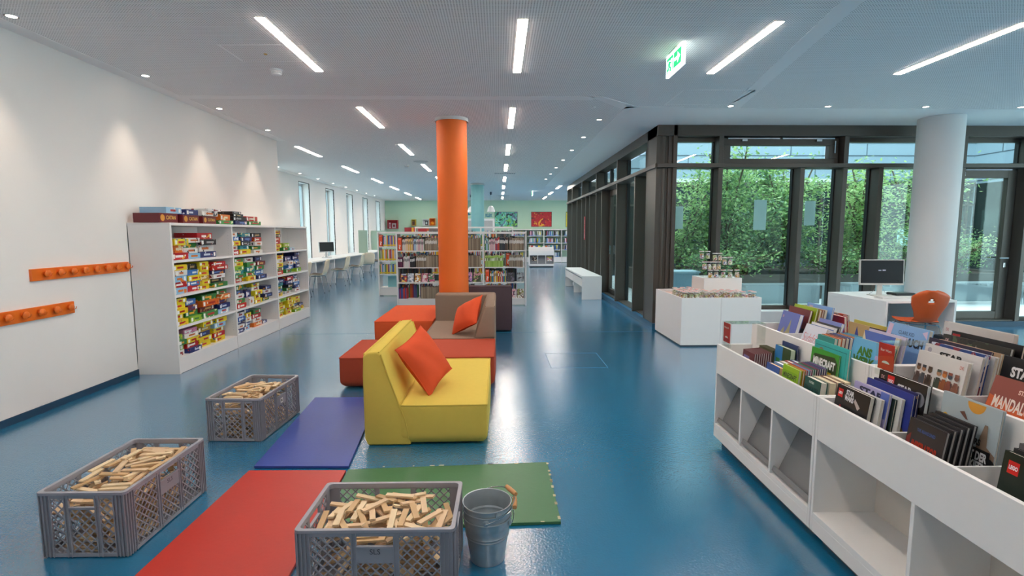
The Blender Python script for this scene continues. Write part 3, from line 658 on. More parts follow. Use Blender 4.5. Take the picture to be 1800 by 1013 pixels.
# ================================================================ BUCKETS
def bucket(label, x, y, z, rot, grip_dir):
    t = thing('bucket', label, 'bucket', (x, y, z), rot, 'galvanised buckets nested in one stack'); b = MB()
    H, r0, r1 = .215, .078, .110
    R_ = lambda h: r0 + (r1 - r0) * h / H
    prof = [(.001, .006), (r0 - .004, .006), (r0 - .004, 0), (r0, 0), (r0 + .002, .004), (r0 + .001, .010)]
    for h in (.04, .08, .11): prof.append((R_(h), h))
    for h in (.122, .136): prof += [(R_(h - .004), h - .004), (R_(h) + .003, h), (R_(h + .004), h + .004)]
    prof += [(R_(.17), .17), (R_(.18) + .003, .18), (R_(.19), .19), (r1, H - .006), (r1 + .004, H - .003), (r1 + .003, H + .001), (r1 - .001, H)]
    prof += [(R_(h) - .0022, h) for h in (.19, .145)] + [(R_(.138) + .0008, .138), (R_(.13) - .0022, .13), (R_(.122) + .0008, .122), (R_(.11) - .0022, .11), (R_(.03) - .0022, .03), (r0 - .006, .009), (.001, .009)]
    b.lathe(prof, zinc, 48); b.build('bucket_body', t, smooth=True)
    for s in (-1, 1):
        b = MB(); T = Matrix.Translation((s * (r1 - .001), 0, H - .022)) @ Matrix.Rotation(s * PI / 2, 4, 'Y'); b.lathe([(.015, 0), (.015, .005), (.006, .007), (.006, .010)], zinc, 16, T=T); b.build('handle_lug', t, smooth=True)
    # bail lying over to one side, resting on the rim
    P = []; n_ = 16; R2 = r1 + .012
    for k in range(n_ + 1):
        a = PI * k / n_; q = math.sin(a); P.append((R2 * math.cos(a), grip_dir * (q * (R2 + .005)), H - .02 + .030 * math.sin(a) + .006 * q))
    b = MB(); b.tube(P, .0022, chrome, 6); hd = b.build('handle', t, smooth=True)
    m_ = P[n_ // 2]; b = MB(); T = Matrix.Translation(m_) @ Matrix.Rotation(PI / 2, 4, 'Y'); b.lathe([(.004, -.045), (.0095, -.044), (.0115, -.02), (.0115, .02), (.0095, .044), (.004, .045)], mat('handle_wood', 'c8905a', .5, var=.12), 14, T=T); b.build('grip', hd, smooth=True)
bucket('galvanised bucket at the bottom of the nested stack beside front crate', -.058, 2.28, 0, math.radians(-20), 1)
bucket('galvanised bucket in the middle of the nested stack', -.058, 2.28, .036, math.radians(-92), 1)
bucket('galvanised bucket on top of the nested stack, its inside visible', -.058, 2.28, .062, math.radians(-62), 1)

# ================================================================ GAME SHELF
SX0, SX1 = -3.848, -3.41; SY = [5.54, 6.81, 8.11, 9.43]; SZ = [.17, .505, .845, 1.215, 1.585]
t = thing('open_shelf', 'long white open shelf with three bays packed with game boxes', 'shelf', (0, 0, 0))
t.location = (SX0, SY[0], 0); O = Matrix.Translation((-SX0, -SY[0], 0))
for k, y in enumerate(SY):
    a = y if k == 0 else (y - .028 if k == 3 else y - .014); MB().box(SX0, SX1, a, a + .028, 0, 1.583, white, O).build('side_panel' if k in (0, 3) else 'divider', t, bevel=.001)
MB().box(SX0, SX1 + .003, SY[0], SY[3], 1.583, 1.612, white, O).build('top_panel', t, bevel=.001)
MB().box(SX0, SX0 + .008, SY[0], SY[3], .15, 1.58, white, O).build('back_panel', t)
for k in range(3):
    y0, y1 = SY[k] + (.028 if k == 0 else .014), SY[k + 1] - (.028 if k == 2 else .014)
    MB().box(SX1 - .03, SX1 - .006, y0, y1, 0.003, SZ[0] - .025, white, O).build('base_panel', t)
    for z in SZ[:4]: MB().box(SX0 + .008, SX1 - .004, y0, y1, z - .026, z, white, O).build('shelf_board', t, bevel=.001)
    b = MB()
    for z in [.25 + .033 * q for q in range(39)]:
        for xx in (SX1 - .05, SX1 - .33): b.lathe([(.003, 0), (.001, .0006)], ventm, 6, T=O @ Matrix.Translation((xx, y1 - .0005, z)) @ Matrix.Rotation(PI / 2, 4, 'X'))
    b.build('pin_holes', t)
GC = {'Y': ('yellow', [('e2c81c', 'b3261e', '3a6ab0'), ('e6d02a', '2d7fbf', 'c83028')]), 'R': ('red', [('c02824', 'f0e8d8', 'e0a020'), ('b81f2a', 'e8b040', 'f4f0f0')]),
      'B': ('blue', [('3a74bb', 'e8eef4', 'e0503a'), ('2f5fae', 'f0d040', 'd8e6f0')]), 'L': ('light blue', [('8cc0e0', 'e07a28', '3a60a8'), ('9ac6e4', 'f4f4f0', 'c03a3a')]),
      'G': ('green', [('2f7a3e', 'e2a838', 'c84a2c'), ('3b8a45', 'e8e8c8', 'b83030')]), 'O': ('orange', [('e0782c', 'f4e6c0', '8a2a1c'), ('dd6b24', 'f0f0e8', 'b02820')]),
      'W': ('white', [('e4e2e0', '9a2a2a', '3a5ca8'), ('dedcd8', '3b3b44', 'c86a30')]), 'K': ('black', [('24242a', 'a8a8a8', '7a2a26'), ('1f2228', '5a6a4a', 'c0a070')]),
      'N': ('navy', [('24306c', 'd0d8ea', 'c04038'), ('2a2f60', 'e0903a', '6a8ac8')]), 'P': ('pink', [('d88aa8', 'f4f0f0', 'b03a6a'), ('cc7a9c', 'f0e0e8', '6a4a90')]),
      'T': ('teal', [('2e8a94', 'e8e0a8', 'd06030'), ('3a9aa0', 'f0f0f0', '2a4a7a')]), 'A': ('lime green', [('9cc23c', 'e8e8d0', 'd05a2a'), ('8cb834', 'f0d030', '3a7a3a')]),
      'M': ('maroon', [('74242c', 'd8a860', 'c8c0b8'), ('6a1f34', 'e0c080', '4a4a80')]), 'U': ('mustard', [('b8922a', 'e8dcb8', '6a3a2a'), ('b48c30', 'f0e8c8', '8a3a2a')])}
random.seed(21)
gi = 0
def game_box(label, x1, yc, z, dx, dy, h, col, rz=0, text=None, stick=True, tcol=None):
    global gi; gi += 1; nm, inks = GC[col]; a, b1, b2 = inks[gi % 2]; mt = printed('box_%s%d' % (col, gi % 2), a, b1, b2, 15, .70)
    if text: mt = mat('maroon_card', '6e2028', .4, var=.1)
    b = MB(); b.box(-dx, 0, -dy / 2, dy / 2, 0, h, mt)
    b.box(-.0005 - dx, .0008, -dy / 2 - .0008, dy / 2 + .0008, h * .42, h + .0006, mt)           # lid sits over the tray
    if stick: s = -1 if gi % 3 else 1; y_ = -dy / 2 + .05 if s < 0 else dy / 2 - .02; b.box(.0008, .0016, y_ - .035, y_, h * .15, h * .8, paperw)
    if text: b.lathe([(.001, 0), (h * .36, .0004)], solid('d89a3c'), 16, T=Matrix.Translation((.0012, -dy * .33, h * .52)) @ Matrix.Rotation(PI / 2, 4, 'Y')); b.text(text, dy * .52, h * .42, solid(tcol or 'e8c060'), frame_T((.0026, dy * .12, h * .55), (0, 1, 0), (0, 0, 1)), .02)
    else:
        q = [solid(b1), solid(b2)][gi % 2]; w_ = dy * random.uniform(.3, .5); c_ = random.uniform(-.1, .1) * dy; b.box(.0008, .0014, c_ - w_ / 2, c_ + w_ / 2, h * .32, h * .66, q)
    o = b.build('game_box'); o.location = (x1, yc, z); o.rotation_euler[2] = rz
    return tag(o, label, 'game box')
rown = ['top', 'second', 'third', 'bottom']; bayn = ['near', 'middle', 'far']
# per cell: stacks from left (near) to right: (y centre as a share of the bay, width, box height, colours bottom to top)
cells = {
 (0, 0): [(.10, .10, .045, 'NRW'), (.17, .30, .062, 'ROY'), (.36, .30, .050, 'LWG'), (.62, .36, .058, 'NWKRY'), (.64, .36, .056, '')],
 (0, 1): [(.13, .27, .052, 'LRLWYN'), (.37, .27, .048, 'RBYBKB'), (.53, .22, .045, 'YYUYYY'), (.78, .34, .040, 'GKWNRRA')],
 (0, 2): [(.10, .22, .046, 'YYYYY'), (.31, .24, .05, 'AGMBN'), (.58, .34, .055, 'GMOGA'), (.85, .26, .045, 'LNMOG')],
 (0, 3): [(.08, .16, .05, 'WAG'), (.27, .27, .044, 'NRYWP'), (.50, .26, .052, 'YYNU'), (.76, .28, .050, 'YRYLY')],
 (1, 0): [(.10, .22, .048, 'RWYB'), (.34, .30, .048, 'YTKN'), (.62, .28, .045, 'WGWRK')],
 (1, 1): [(.14, .26, .046, 'RGTAYG'), (.42, .26, .050, 'YGTGWB'), (.66, .28, .052, 'NBGMN')],
 (1, 2): [(.14, .24, .052, 'RGWN'), (.36, .16, .085, 'WN'), (.56, .24, .044, 'YYYWY'), (.80, .24, .044, 'GNW')],
 (1, 3): [(.14, .22, .044, 'NWNBW'), (.30, .18, .046, 'LNWY'), (.55, .26, .048, 'OWRGB'), (.75, .16, .032, 'N')],
 (2, 0): [(.13, .26, .046, 'YYRRK'), (.36, .24, .045, 'GA'), (.60, .22, .032, 'L')],
 (2, 1): [(.16, .28, .050, 'RGYWYY'), (.48, .24, .055, 'GBWN'), (.74, .24, .05, 'ANBNN')],
 (2, 2): [(.14, .24, .045, 'YBGTN'), (.42, .26, .048, 'WGKNR'), (.68, .24, .045, 'WNBW')],
 (2, 3): [(.14, .26, .046, 'YAYYA'), (.40, .26, .046, 'YYYY'), (.62, .30, .040, 'AUNYY'), (.86, .22, .045, 'YN')]}
for (bay, row), stacks in cells.items():
    y0, y1 = SY[bay] + .03, SY[bay + 1] - .03; zb = SZ[3 - row]; top = SZ[4 - row] - .028
    for si, (f, wd, bh, cs) in enumerate(stacks):
        z = zb + .001; yc = y0 + f * (y1 - y0)
        cs_ = cs if len(cs) < 3 else (cs + cs[1:] + cs)[:9]
        for k, c in enumerate(cs_):
            if k >= len(cs) and z - zb > (top - zb) * (.80 if len(cs) > 3 else .62): break
            h = bh * 1.2 * random.uniform(.88, 1.12)
            if z + h > top: break
            w_ = wd * random.uniform(.82, 1.0); w_ = min(w_, 2 * min(yc - y0, y1 - yc) - .004)
            nb = [abs(s2[0] - f) * (y1 - y0) for q, s2 in enumerate(stacks) if q != si and s2[3]]
            d = random.uniform(.24, .3)
            game_box('%s game box, %s from bottom of %s stack, %s shelf, %s bay' % (GC[c][0], ORD[k], ORD[si], rown[row], bayn[bay]),
                     SX1 - random.uniform(.01, .07) - (.1 if row == 0 and si == 0 and bay == 0 else 0) - .012, yc + random.uniform(-.008, .008), z, d, w_, h, c, random.uniform(-.05, .05))
            z += h + .0016
# four big boxes at the back of the top left cell, and the rows lying on top of the shelf
z = 1.216 + .062 * 1
for k, (lab, c, y, dy, h, z_) in enumerate((('navy large game box under the white one in the near top cell', 'N', 6.42, .36, .07, 1.217), ('white large game box in the middle of the near top cell stack', 'W', 6.40, .35, .05, 1.289),
        ('black large game box above the white one in the near top cell', 'K', 6.36, .36, .05, 1.341), ('yellow flat game box topmost in the near top cell', 'Y', 6.34, .38, .04, 1.393))): pass
ZT = 1.613
tops = [('maroon game box lettered in gold, leftmost on top of the shelf', 'M', 5.68, .30, .115, ZT, -3.50, 'CATAN'), ('maroon game box lettered in gold, middle of three on top of the shelf', 'M', 6.02, .30, .105, ZT, -3.46, 'CATAN'), ('maroon game box lettered in gold, right of three on top of the shelf', 'M', 6.36, .30, .095, ZT, -3.44, 'CATAN'),
        ('light blue game box lying on the leftmost maroon box', 'L', 5.78, .28, .075, ZT + .117, -3.50, None), ('navy game box lying on the middle maroon box', 'N', 6.08, .24, .072, ZT + .107, -3.48, None), ('white large game box lying on the right maroon box', 'W', 6.43, .33, .07, ZT + .107, -3.47, None), ('thin white game box on top of the large white one', 'W', 6.52, .30, .03, ZT + .178, -3.46, None),
        ('green game box with red label right of the maroon ones on shelf top', 'G', 6.74, .36, .055, ZT, -3.44, None), ('orange brown game box lying on the green one on shelf top', 'O', 6.76, .24, .085, ZT + .057, -3.46, None),
        ('navy game box at the bottom of the dark stack on shelf top', 'N', 7.13, .32, .06, ZT, -3.44, None), ('black game box in the middle of the dark stack on shelf top', 'K', 7.12, .34, .058, ZT + .062, -3.45, None), ('smaller black game box high in the dark stack on shelf top', 'K', 7.10, .27, .04, ZT + .122, -3.46, None), ('smallest black game box topmost of the dark stack on shelf top', 'K', 7.08, .24, .035, ZT + .164, -3.47, None),
        ('green game box rightmost on top of the shelf', 'G', 7.52, .36, .06, ZT, -3.44, None), ('red game box with light patches on the rightmost green box', 'R', 7.48, .32, .075, ZT + .062, -3.46, None)]
for lab, c, y, dy, h, z, x1, tx in tops:
    h *= .86; z = ZT + (z - ZT) * .86 + .001; o = game_box(lab, x1, y, z, .27, dy, h - .001, c, random.uniform(-.03, .03), tx, tx is None)

# ================================================================ BOOK BINS
cream_in = mat('cream_interior', 'dcd4cb', .6, var=.02); greyp = mat('grey_panel', '7c7d80', .5, var=.02)
def bin_unit(label, loc, rz, L, variant, d1=None, d2=None, cut=None):
    """stepped picture-book bin: face towards local -x, y along the aisle"""
    t = thing('book_bin', label, 'book bin', loc, rz, None); D1, D2 = .24, .80
    def P(nm, *bx, m_=white, bv=.0012):
        b = MB()
        for q in bx: b.box(*q, m_)
        return b.build(nm, t, bevel=bv, seg=1)
    th = .018
    for y in (0, L - th): # stepped end panels
        b = MB(); q_ = cut is not None and abs(y - cut) < .1
        b.prism([(0, .055), (D2, .055), (D2, .60), (.655, .60), (.655, .87), (D1, .87), (D1, .72), (0, .72)] if q_ else [(0, .055), (D2, .055), (D2, .87), (D1, .87), (D1, .72), (0, .72)], y, y + th, 'y', white); b.build('end_panel', t, bevel=.0012, seg=1)
    P('plinth', (.05, D2 - .03, .03, L - .03, 0, .055), m_=mat('plinth_grey', '55585c', .6))
    P('front_fascia', (0, th, th, L - th, .515, .72)); P('upper_fascia', (D1, D1 + th, th, L - th, .56, .87)); P('base_board', (0, .30, th, L - th, .12, .15), (0, th, th, L - th, .055, .12))
    P('bin_floor', (th, D1, th, L - th, .515, .535), (D1 + th, D2 - th, th, L - th, .60, .62), m_=cream_in); P('rear_panel', (D2 - th, D2, th, L - th, .055, .87))
    P('bay_back', (.30, .31, th, L - th, .12, .515), m_=cream_in)
    nd = 3 if variant != 'B' else 2; bw = (L - 2 * th) / nd
    for k in range(1, nd): P('bay_divider', (0.0, .30, th + k * bw - th / 2, th + k * bw + th / 2, .15, .515))
    for y in (d1 or [L * k / 4 for k in (1, 2, 3)]): P('bin_divider', (th, D1, y - .004, y + .004, .535, .705), m_=white)
    for y in (d2 or [L * k / 4 for k in (1, 2, 3)]): P('bin_divider', (D1 + th, .65, y - .004, y + .004, .62, .855), m_=white)
    P('long_divider', (.65, .656, th, L - th, .62, .855))
    if variant != 'B':
        for k in range(nd):
            y0, y1 = th + k * bw + th / 2 + .004, th + (k + 1) * bw - th / 2 - .004
            b = MB(); T = Matrix.Translation((.038, 0, .158)) @ Matrix.Rotation(math.radians(24), 4, 'Y'); b.box(0, .006, y0, y1, 0, .388, greyp, T); b.box(-.03, 0, y0, y1, 0, .006, greyp, T); b.box(-.034, -.028, y0, y1, 0, .028, greyp, T)
            b.build('display_panel', t, bevel=.001, seg=1)
    return t
RB = -math.radians(.8)
bin_unit('long white stepped book bin with three empty grey display slots facing aisle', (1.53 - .0165, 3.56 - 1.18, 0), RB, 1.178, 'A', [2.930 - 2.38, 2.777 - 2.38], [3.24 - 2.38, 2.880 - 2.38, 2.718 - 2.38], 0)
bin_unit('long white stepped book bin with an open divided shelf at the right picture edge', (1.53 - .0335, 3.56 - 2.40, 0), RB, 1.215, 'B', [1.965 - 1.16, 1.660 - 1.16, 1.29 - 1.16], [1.955 - 1.16, 1.605 - 1.16, 1.3 - 1.16], 1.2)
book_n = 0
def cover_book(label, Y, X, top, wd, h, t_, col, art=(), lean=10, pages=paper, name='book', cat='book', group=None, spine=None, floor=None, rz=0):
    """book in a bin, front cover facing the aisle; X is the front of its top edge"""
    global book_n; book_n += 1
    cm = solid(col, .32) if isinstance(col, str) else col; b = MB(); ct = .0018; a = wd / 2
    b.box(-t_ / 2, -t_ / 2 + ct, -a, a, 0, h, cm); b.box(t_ / 2 - ct, t_ / 2, -a, a, 0, h, cm); b.box(-t_ / 2, t_ / 2, a - ct, a, 0, h, solid(spine, .35) if spine else cm)
    b.box(-t_ / 2 + ct, t_ / 2 - ct, -a + .004, a - ct, .003, h - .003, pages)
    s = -t_ / 2 - .0004; n_ = 0
    for q in art:
        n_ += 1; e = s - .00012 * n_; k = q[0]
        P = lambda u, v: (e, a - u * wd, v * h)
        if k == 'r': b.add([P(q[1], q[3]), P(q[2], q[3]), P(q[2], q[4]), P(q[1], q[4])], [(0, 1, 2, 3)], q[5] if not isinstance(q[5], str) else solid(q[5], .35))
        elif k == 'p': b.add([P(u, v) for u, v in q[1]], [tuple(range(len(q[1])))], solid(q[2], .35))
        elif k == 'c': b.add([P(q[1] + q[3] * math.cos(2 * PI * i / 20) , q[2] + q[3] * wd / h * math.sin(2 * PI * i / 20)) for i in range(20)], [tuple(range(20))], solid(q[4], .35))
        elif k == 't': b.text(q[1], q[4] * wd, q[5] * h, solid(q[6], .35), frame_T(P(q[2], q[3]), (0, -1, 0), (0, 0, 1)), q[7] if len(q) > 7 else .02)
    o = b.build(name); l = math.radians(lean)
    z = max(top - h * math.cos(l), floor or 0); dx = .014 * (Y - 3.56)
    o.matrix_world = Matrix.Translation((X + dx - h * math.sin(l) + t_ / 2, Y, z + .001)) @ Matrix.Rotation(RB + rz, 4, 'Z') @ Matrix.Rotation(l, 4, 'Y')
    return tag(o, label, cat, group)
F1, F2 = .5365, .6215
def pr(k, a, b_, c, s=18): return printed('cover_' + k, a, b_, c, s)
# --- lower tier, far unit
for k in range(8): cover_book('maroon disc case, %s from the aisle in the row at the far end' % ORD[k], 3.175, 1.575 + .0138 * k, .752 + .001 * k, .155, .195, .0122, '5f1f28', [('r', .1, .6, .15, .85, '7a74a8'), ('r', .5, .9, .3, .7, 'a88848')] if k == 0 else [], 4, mat('case_white', 'cfc6c6', .5), 'disc_case', 'disc case', 'disc cases in the far bin')
for k in range(4): cover_book('olive disc case, %s from the maroon row at the far end' % ORD[k], 3.19, 1.688 + .0118 * k, .772, .16, .205, .0105, '4a4a2c', [], 3, mat('case_dim', '8a8a70', .5), 'disc_case', 'disc case', 'disc cases in the far bin')
cover_book('thick pale green book with blue and dark cover behind the disc cases', 3.02, 1.707, .812, .17, .25, .030, '34502c', [('r', 0, .5, .5, 1, '2f7fc0'), ('c', .72, .5, .13, 'd87a30'), ('r', .1, .35, .6, .7, '3f8a4a')], 3, mat('green_pages', 'c3cfb8', .8, scale=90))
cover_book('thin navy book standing behind the thick pale green one', 3.02, 1.747, .835, 0.168, .27, .008, '2c3f70', [], 2)
cover_book('blue paperback with orange tinted page block in the second lower compartment', 2.855, 1.565, .748, .14, .19, .028, '2c56a0', [('t', 'ABENTEUER', .5, .75, .8, .12, 'f0f0f0')], 6, mat('orange_pages', 'e8c090', .8, scale=90))
for k in range(4): cover_book('white paged paperback, %s behind the blue one in the second compartment' % ORD[k], 2.852, 1.606 + .030 * k, .752 + .003 * k, .14, .19, .026, ['8aa8c8', 'c8b8a0', 'b04a4a', '5a6a90'][k], [], 4, paperw, group='white paged paperbacks')
cover_book('small lime green comic lettered in black at the front of a row', 2.695, 1.578, .777, .155, .21, .016, '97c024', [('r', .05, .95, .68, .88, '7fae1c'), ('t', 'MINECRAFT', .5, .76, .82, .13, '22301a', .03), ('c', .25, .35, .1, '3c4a34'), ('c', .55, .3, .12, '2a3a2a'), ('c', .82, .36, .09, '44503a')], 6)
cs = ['b8862c', 'b02a30', '5a9ac4', 'a43a6a', '2c7a5a', '2f4a3a', '7a2a44', '3a3a70', '28405a', '6a3a80', '3a8a70']
for k in range(11): cover_book('thin book with %s cover in the row behind the lime comic' % ['ochre', 'red', 'sky blue', 'magenta', 'green', 'dark green', 'wine', 'indigo', 'slate', 'purple', 'sea green'][k], 2.69, 1.597 + .0122 * k, .778 + .0012 * k, .155, .20, .0112, cs[k], [], 5, paperw, group='thin books in a row in the lower tier')
cover_book('large green book with bold white pixel style title on dark band', 2.655, 1.733, .873, .235, .30, .010, '3f9a34', [('p', [(.03, .74), (.12, .90), (.86, .94), (.97, .84), (.96, .64), (.85, .56), (.14, .58), (.04, .66)], '2a4020'), ('t', 'MINECRAFT', .5, .78, .80, .15, 'f4f4f0', .05), ('r', .22, .80, .58, .655, 'd8b020'), ('t', 'HANDBUCH', .5, .617, .4, .045, '5a4a10')], 4)
cover_book('largest teal book with thin frame line behind the big green one', 2.625, 1.745, .915, .285, .34, .012, '36b0ae', [('r', .05, .95, .93, .94, '1c7478'), ('r', .93, .94, .1, .93, '1c7478'), ('c', .22, .84, .08, '8a8064'), ('r', .2, .6, .78, .83, '8a7a5a')], 3)
cover_book('dark green thick paperback with pale title at front of cream page blocks', 2.495, 1.578, .768, .135, .20, .034, '12524c', [('t', 'EIN KATER', .5, .72, .86, .16, '0a2c2c', .03), ('t', 'roman', .45, .9, .3, .06, 'd8e0d8')], 5)
for k in range(3): cover_book('thick cream page block paperback, %s behind the dark green one' % ORD[k], 2.49, 1.617 + .0355 * k, .768 + .002 * k, .138, .20, .0335, ['c8bfa8', '7a4a40', 'b8a888', 'd0c8b8'][k], [], 4, mat('cream_pages', 'e4d6b6', .8, scale=90), group='thick cream page block paperbacks')
# --- lower tier, near unit
LG = lambda u0, v0: [('r', u0, u0 + .15, v0, v0 + .15, 'd01818'), ('t', 'LEGO', u0 + .075, v0 + .075, .12, .05, 'f8f8f8', .05)]
cover_book('black cover with red square logo, white title and lime corner photo frame', 2.20, 1.583, .803, .215, .25, .022, '17171b', LG(.06, .78) + [('t', 'STAR\nWARS', .42, .86, .28, .2, 'e8e8ec', .05), ('p', [(.42, .18), (.98, .05), (1, .42), (.8, .45), (.72, .58), (.5, .58)], '9ac41c'), ('p', [(.46, .24), (.72, .18), (.74, .50), (.53, .53)], '4a5a70'), ('t', 'NEU', .87, .27, .14, .08, '1a2a10', .03), ('p', [(.02, .3), (.2, .48), (.26, .4), (.12, .24)], '6a7a3a'), ('p', [(.25, .5), (.42, .3), (.36, .26), (.22, .4)], 'a8a4c8'), ('p', [(.60, .86), (.78, .74), (.72, .68), (.58, .80)], 'c0b4b0'), ('c', .2, .62, .03, 'b83030')], 8)
cover_book('white children book with small dark figure heads along the top', 2.175, 1.612, .80, .215, .25, .014, 'dcdad6', [('c', .12 + .17 * k, .88, .06, ['5a3a34', '6a7078', '8a5a48', '3a3a44', '70564a'][k]) for k in range(5)] + [('r', .55, 1, .05, .55, '3a4a48')], 7)
cover_book('lavender and blue book with dark title behind the white one', 2.17, 1.640, .824, .215, .27, .012, 'a8a2cc', [('t', 'STAR', .52, .9, .7, .12, '1c2248', .05), ('r', .78, 1, .6, 1, '5a70c0')], 7)
cover_book('dark teal green thin book behind the lavender one', 2.155, 1.655, .806, .21, .25, .010, '1f3230', [], 6)
cover_book('white thick edged book between dark green and royal blue ones', 2.14, 1.668, .815, .225, .26, .013, 'd8d8d4', [], 6)
cover_book('royal blue book with golden oval on its cover', 2.13, 1.688, .842, .27, .29, .010, '2b3a8c', [('c', .78, .66, .09, 'e4e0d0'), ('c', .78, .64, .07, '8a7430'), ('p', [(.55, .0), (1, 0), (.96, .42), (.85, .52), (.7, .52), (.6, .4)], '77642c')], 6)
cover_book('indigo book with pale edge, just before the large black one', 2.12, 1.703, .848, .25, .29, .010, '2a2a60', [('r', .0, 1, .93, .97, 'd8a070')], 5)
cover_book('large black book with red logo, white title and grey moon disc', 2.105, 1.722, .886, .265, .33, .020, '1a1a1c', LG(.2, .82) + [('t', 'STAR', .58, .86, .30, .09, 'ececec', .05), ('c', .87, .80, .12, '8a8a92'), ('c', .85, .35, .10, '3a342e'), ('t', 'DK', .1, .92, .08, .05, 'c8a0a0')], 5, paperw)
for k in range(5): cover_book('dark grey comic with red block lettering at the front of a fan' if k == 0 else 'dark comic, %s behind the red lettered one' % ORD[k - 1], 1.80, 1.590 + .0235 * k, .797 + .006 * k, .165, .245, .014, '2b2a2e', [('t', 'IMPERATOR\nREVOLUTION', .52, .52, .8, .34, 'a83018', .05), ('t', 'THE ABANDONED', .5, .86, .5, .05, '3a5a9a'), ('p', [(.02, .7), (.12, .78), (.14, .3), (.04, .2)], '7a2420')] if k == 0 else [('r', .05, .95, .4, .8, '3a3436')], 9, mat('comic_edge', 'b4b0ac', .5), group='dark comics in a fan')
cover_book('large pale blue picture book with orange sun discs, towers and black title pill', 1.785, 1.730, .892, 0.24, .34, .012, 'aab8be', [('r', 0, 1, .0, .30, '8a7c62'), ('c', .1, .74, .045, 'd8b03c'), ('c', .60, .985, .0, 'd89a3c'), ('p', [(.60 + .15 * math.cos(PI + PI * k / 14), .985 + .11 * math.sin(PI + PI * k / 14)) for k in range(15)], 'd89a3c'), ('p', [(0, .30), (0, .62), (.1, .66), (.2, .56), (.3, .62), (.42, .5), (.5, .44), (.6, .36), (.7, .3)], 'b09a88'), ('p', [(.66, .30), (.78, .66), (.83, .66), (.86, .42), (1, .36), (1, .3)], '86705c'), ('p', [(.34, .84), (.42, .86), (.50, .78), (.46, .78)], '6a4a40'), ('p', [(0, .46), (0, .72), (.1, .76), (.2, .66), (.3, .72), (.42, .62), (.52, .58), (.62, .50), (.7, .46)], 'c0a896'), ('p', [(.66, .44), (.78, .80), (.83, .80), (.86, .58), (1, .52), (1, .40)], '8a7462'), ('r', .32, .93, .28, .54, '17171a'), ('c', .93, .41, .10, '17171a'), ('t', 'STAR WARS', .50, .60, .52, .07, '1c1c1e', .05), ('t', 'WO IST DER\nWOOKIEE?', .62, .41, .56, .2, 'f0f0f0', .05)], 5)
cover_book('dark green cover with red square logo and bright green beam', 1.425, 1.625, .812, .235, .27, .016, '16261e', LG(.08, .76) + [('t', 'STAR\nWARS', .5, .84, .34, .24, 'e8e8ec', .05), ('p', [(.05, .42), (.10, .46), (.34, .1), (.28, .08)], '4ac040'), ('c', .6, .45, .13, '3a6aa0'), ('p', [(.3, .05), (.9, .0), (.9, .2), (.5, .25)], '5a7a34')], 7)
cover_book('black comic directly behind the dark green cover at right edge', 1.42, 1.650, .820, .24, .28, .014, '232326', [], 6)
cover_book('grey comic behind the black one at the right edge', 1.425, 1.672, .833, .24, .29, .014, '5a5a5e', [], 6)
# --- upper tier, far unit
cover_book('blue sky book with stone castle at the far upper corner', 3.356, 1.935, .968, .205, .30, .026, '5c6cb4', [('r', 0, 1, 0, .2, '5a5a3c'), ('p', [(.15, .1), (.2, .55), (.32, .66), (.4, .5), (.5, .6), (.6, .86), (.68, .6), (.74, .5), (.85, .45), (.9, .08)], '9a9670'), ('r', .3, .42, .15, .45, '6a6848'), ('r', .6, .7, .15, .5, '74724e'), ('t', 'DK', .12, .88, .08, .05, 'e0a8a0')], 14, paperw)
cover_book('maroon patterned book directly behind the castle one', 3.41, 2.02, .990, .25, .32, .016, '74282a', [('r', .08, .22, .68, .86, 'c05050'), ('r', .30, .5, .7, .86, '8ab0d8'), ('r', .6, .72, .5, .8, '34503a'), ('r', .78, .94, .2, .6, '1f1f24'), ('t', 'E', .87, .42, .08, .12, 'f0f0f0')], 12)
cover_book('lime green topped book behind the maroon one', 3.405, 2.055, 1.004, .26, .33, .012, '9cba20', [], 11)
for k in range(3): cover_book('cream edged book, %s behind the lime topped one' % ORD[k], 3.40, 2.075 + .018 * k, .995, .25, .32, .014, ['c8a070', '8a5040', 'c8c8b8'][k], [], 10, group='cream edged books in the far upper compartment')
cover_book('tall light blue book standing highest at the far upper corner', 3.395, 2.145, 1.012, 0.28, .34, .012, '7ba4dc', [('r', .1, .25, .9, .96, 'c8b0c8'), ('r', .5, .8, .86, .9, '5a88c8')], 8)
cover_book('red book leaning far back right of the tall light blue one', 3.33, 2.20, .958, .22, .28, .02, 'b02028', [], -4)
cover_book('comic cover with orange and brown figures leaning far back', 3.37, 2.24, .965, .24, .29, .012, pr('mix', 'c8b4a4', 'b84a2a', '5a4a70'), [], -5)
cover_book('tan cover with two blue triangles in the back row', 3.05, 2.20, .94, .24, .30, .010, 'c8a874', [('p', [(.2, .6), (.32, .95), (.46, .6)], '3a4494'), ('p', [(.6, .6), (.7, .95), (.84, .6)], '3a4494')], 2)
cover_book('crimson cover right of the blue triangles in the back row', 2.89, 2.21, .934, .22, .29, .014, 'b03048', [], 2)
cover_book('yellow edged long book rearmost in the back row', 2.98, 2.245, .95, .42, .30, .008, 'c8c060', [], 2)
cover_book('brown landscape cover with red band in the back row', 2.655, 2.185, .927, .24, .29, .014, '6a4a34', [('r', 0, 1, .9, 1, 'a84428'), ('r', .2, .8, .6, .8, '8a9a80')], 2)
cover_book('violet and blue edged long book behind the brown landscape', 2.69, 2.228, .938, 0.32, .29, .012, '6a70b0', [], 2)
cover_book('white and pink cover with handwritten style title, second upper compartment', 2.99, 1.885, .943, .205, .29, .014, 'ccd0dc', [('t', 'Südafrika', .5, .72, .84, .2, 'c87a80', .0), ('r', 0, 1, 0, .35, '8a907a'), ('t', '22 km', .5, .5, .4, .08, '70747c')], 20)
cover_book('slim white book with thin blue line behind the handwritten title', 2.997, 1.925, .95, .22, .29, .018, 'e0dedc', [('r', 0, 1, .93, .95, '4a6aa8')], 16, paperw)
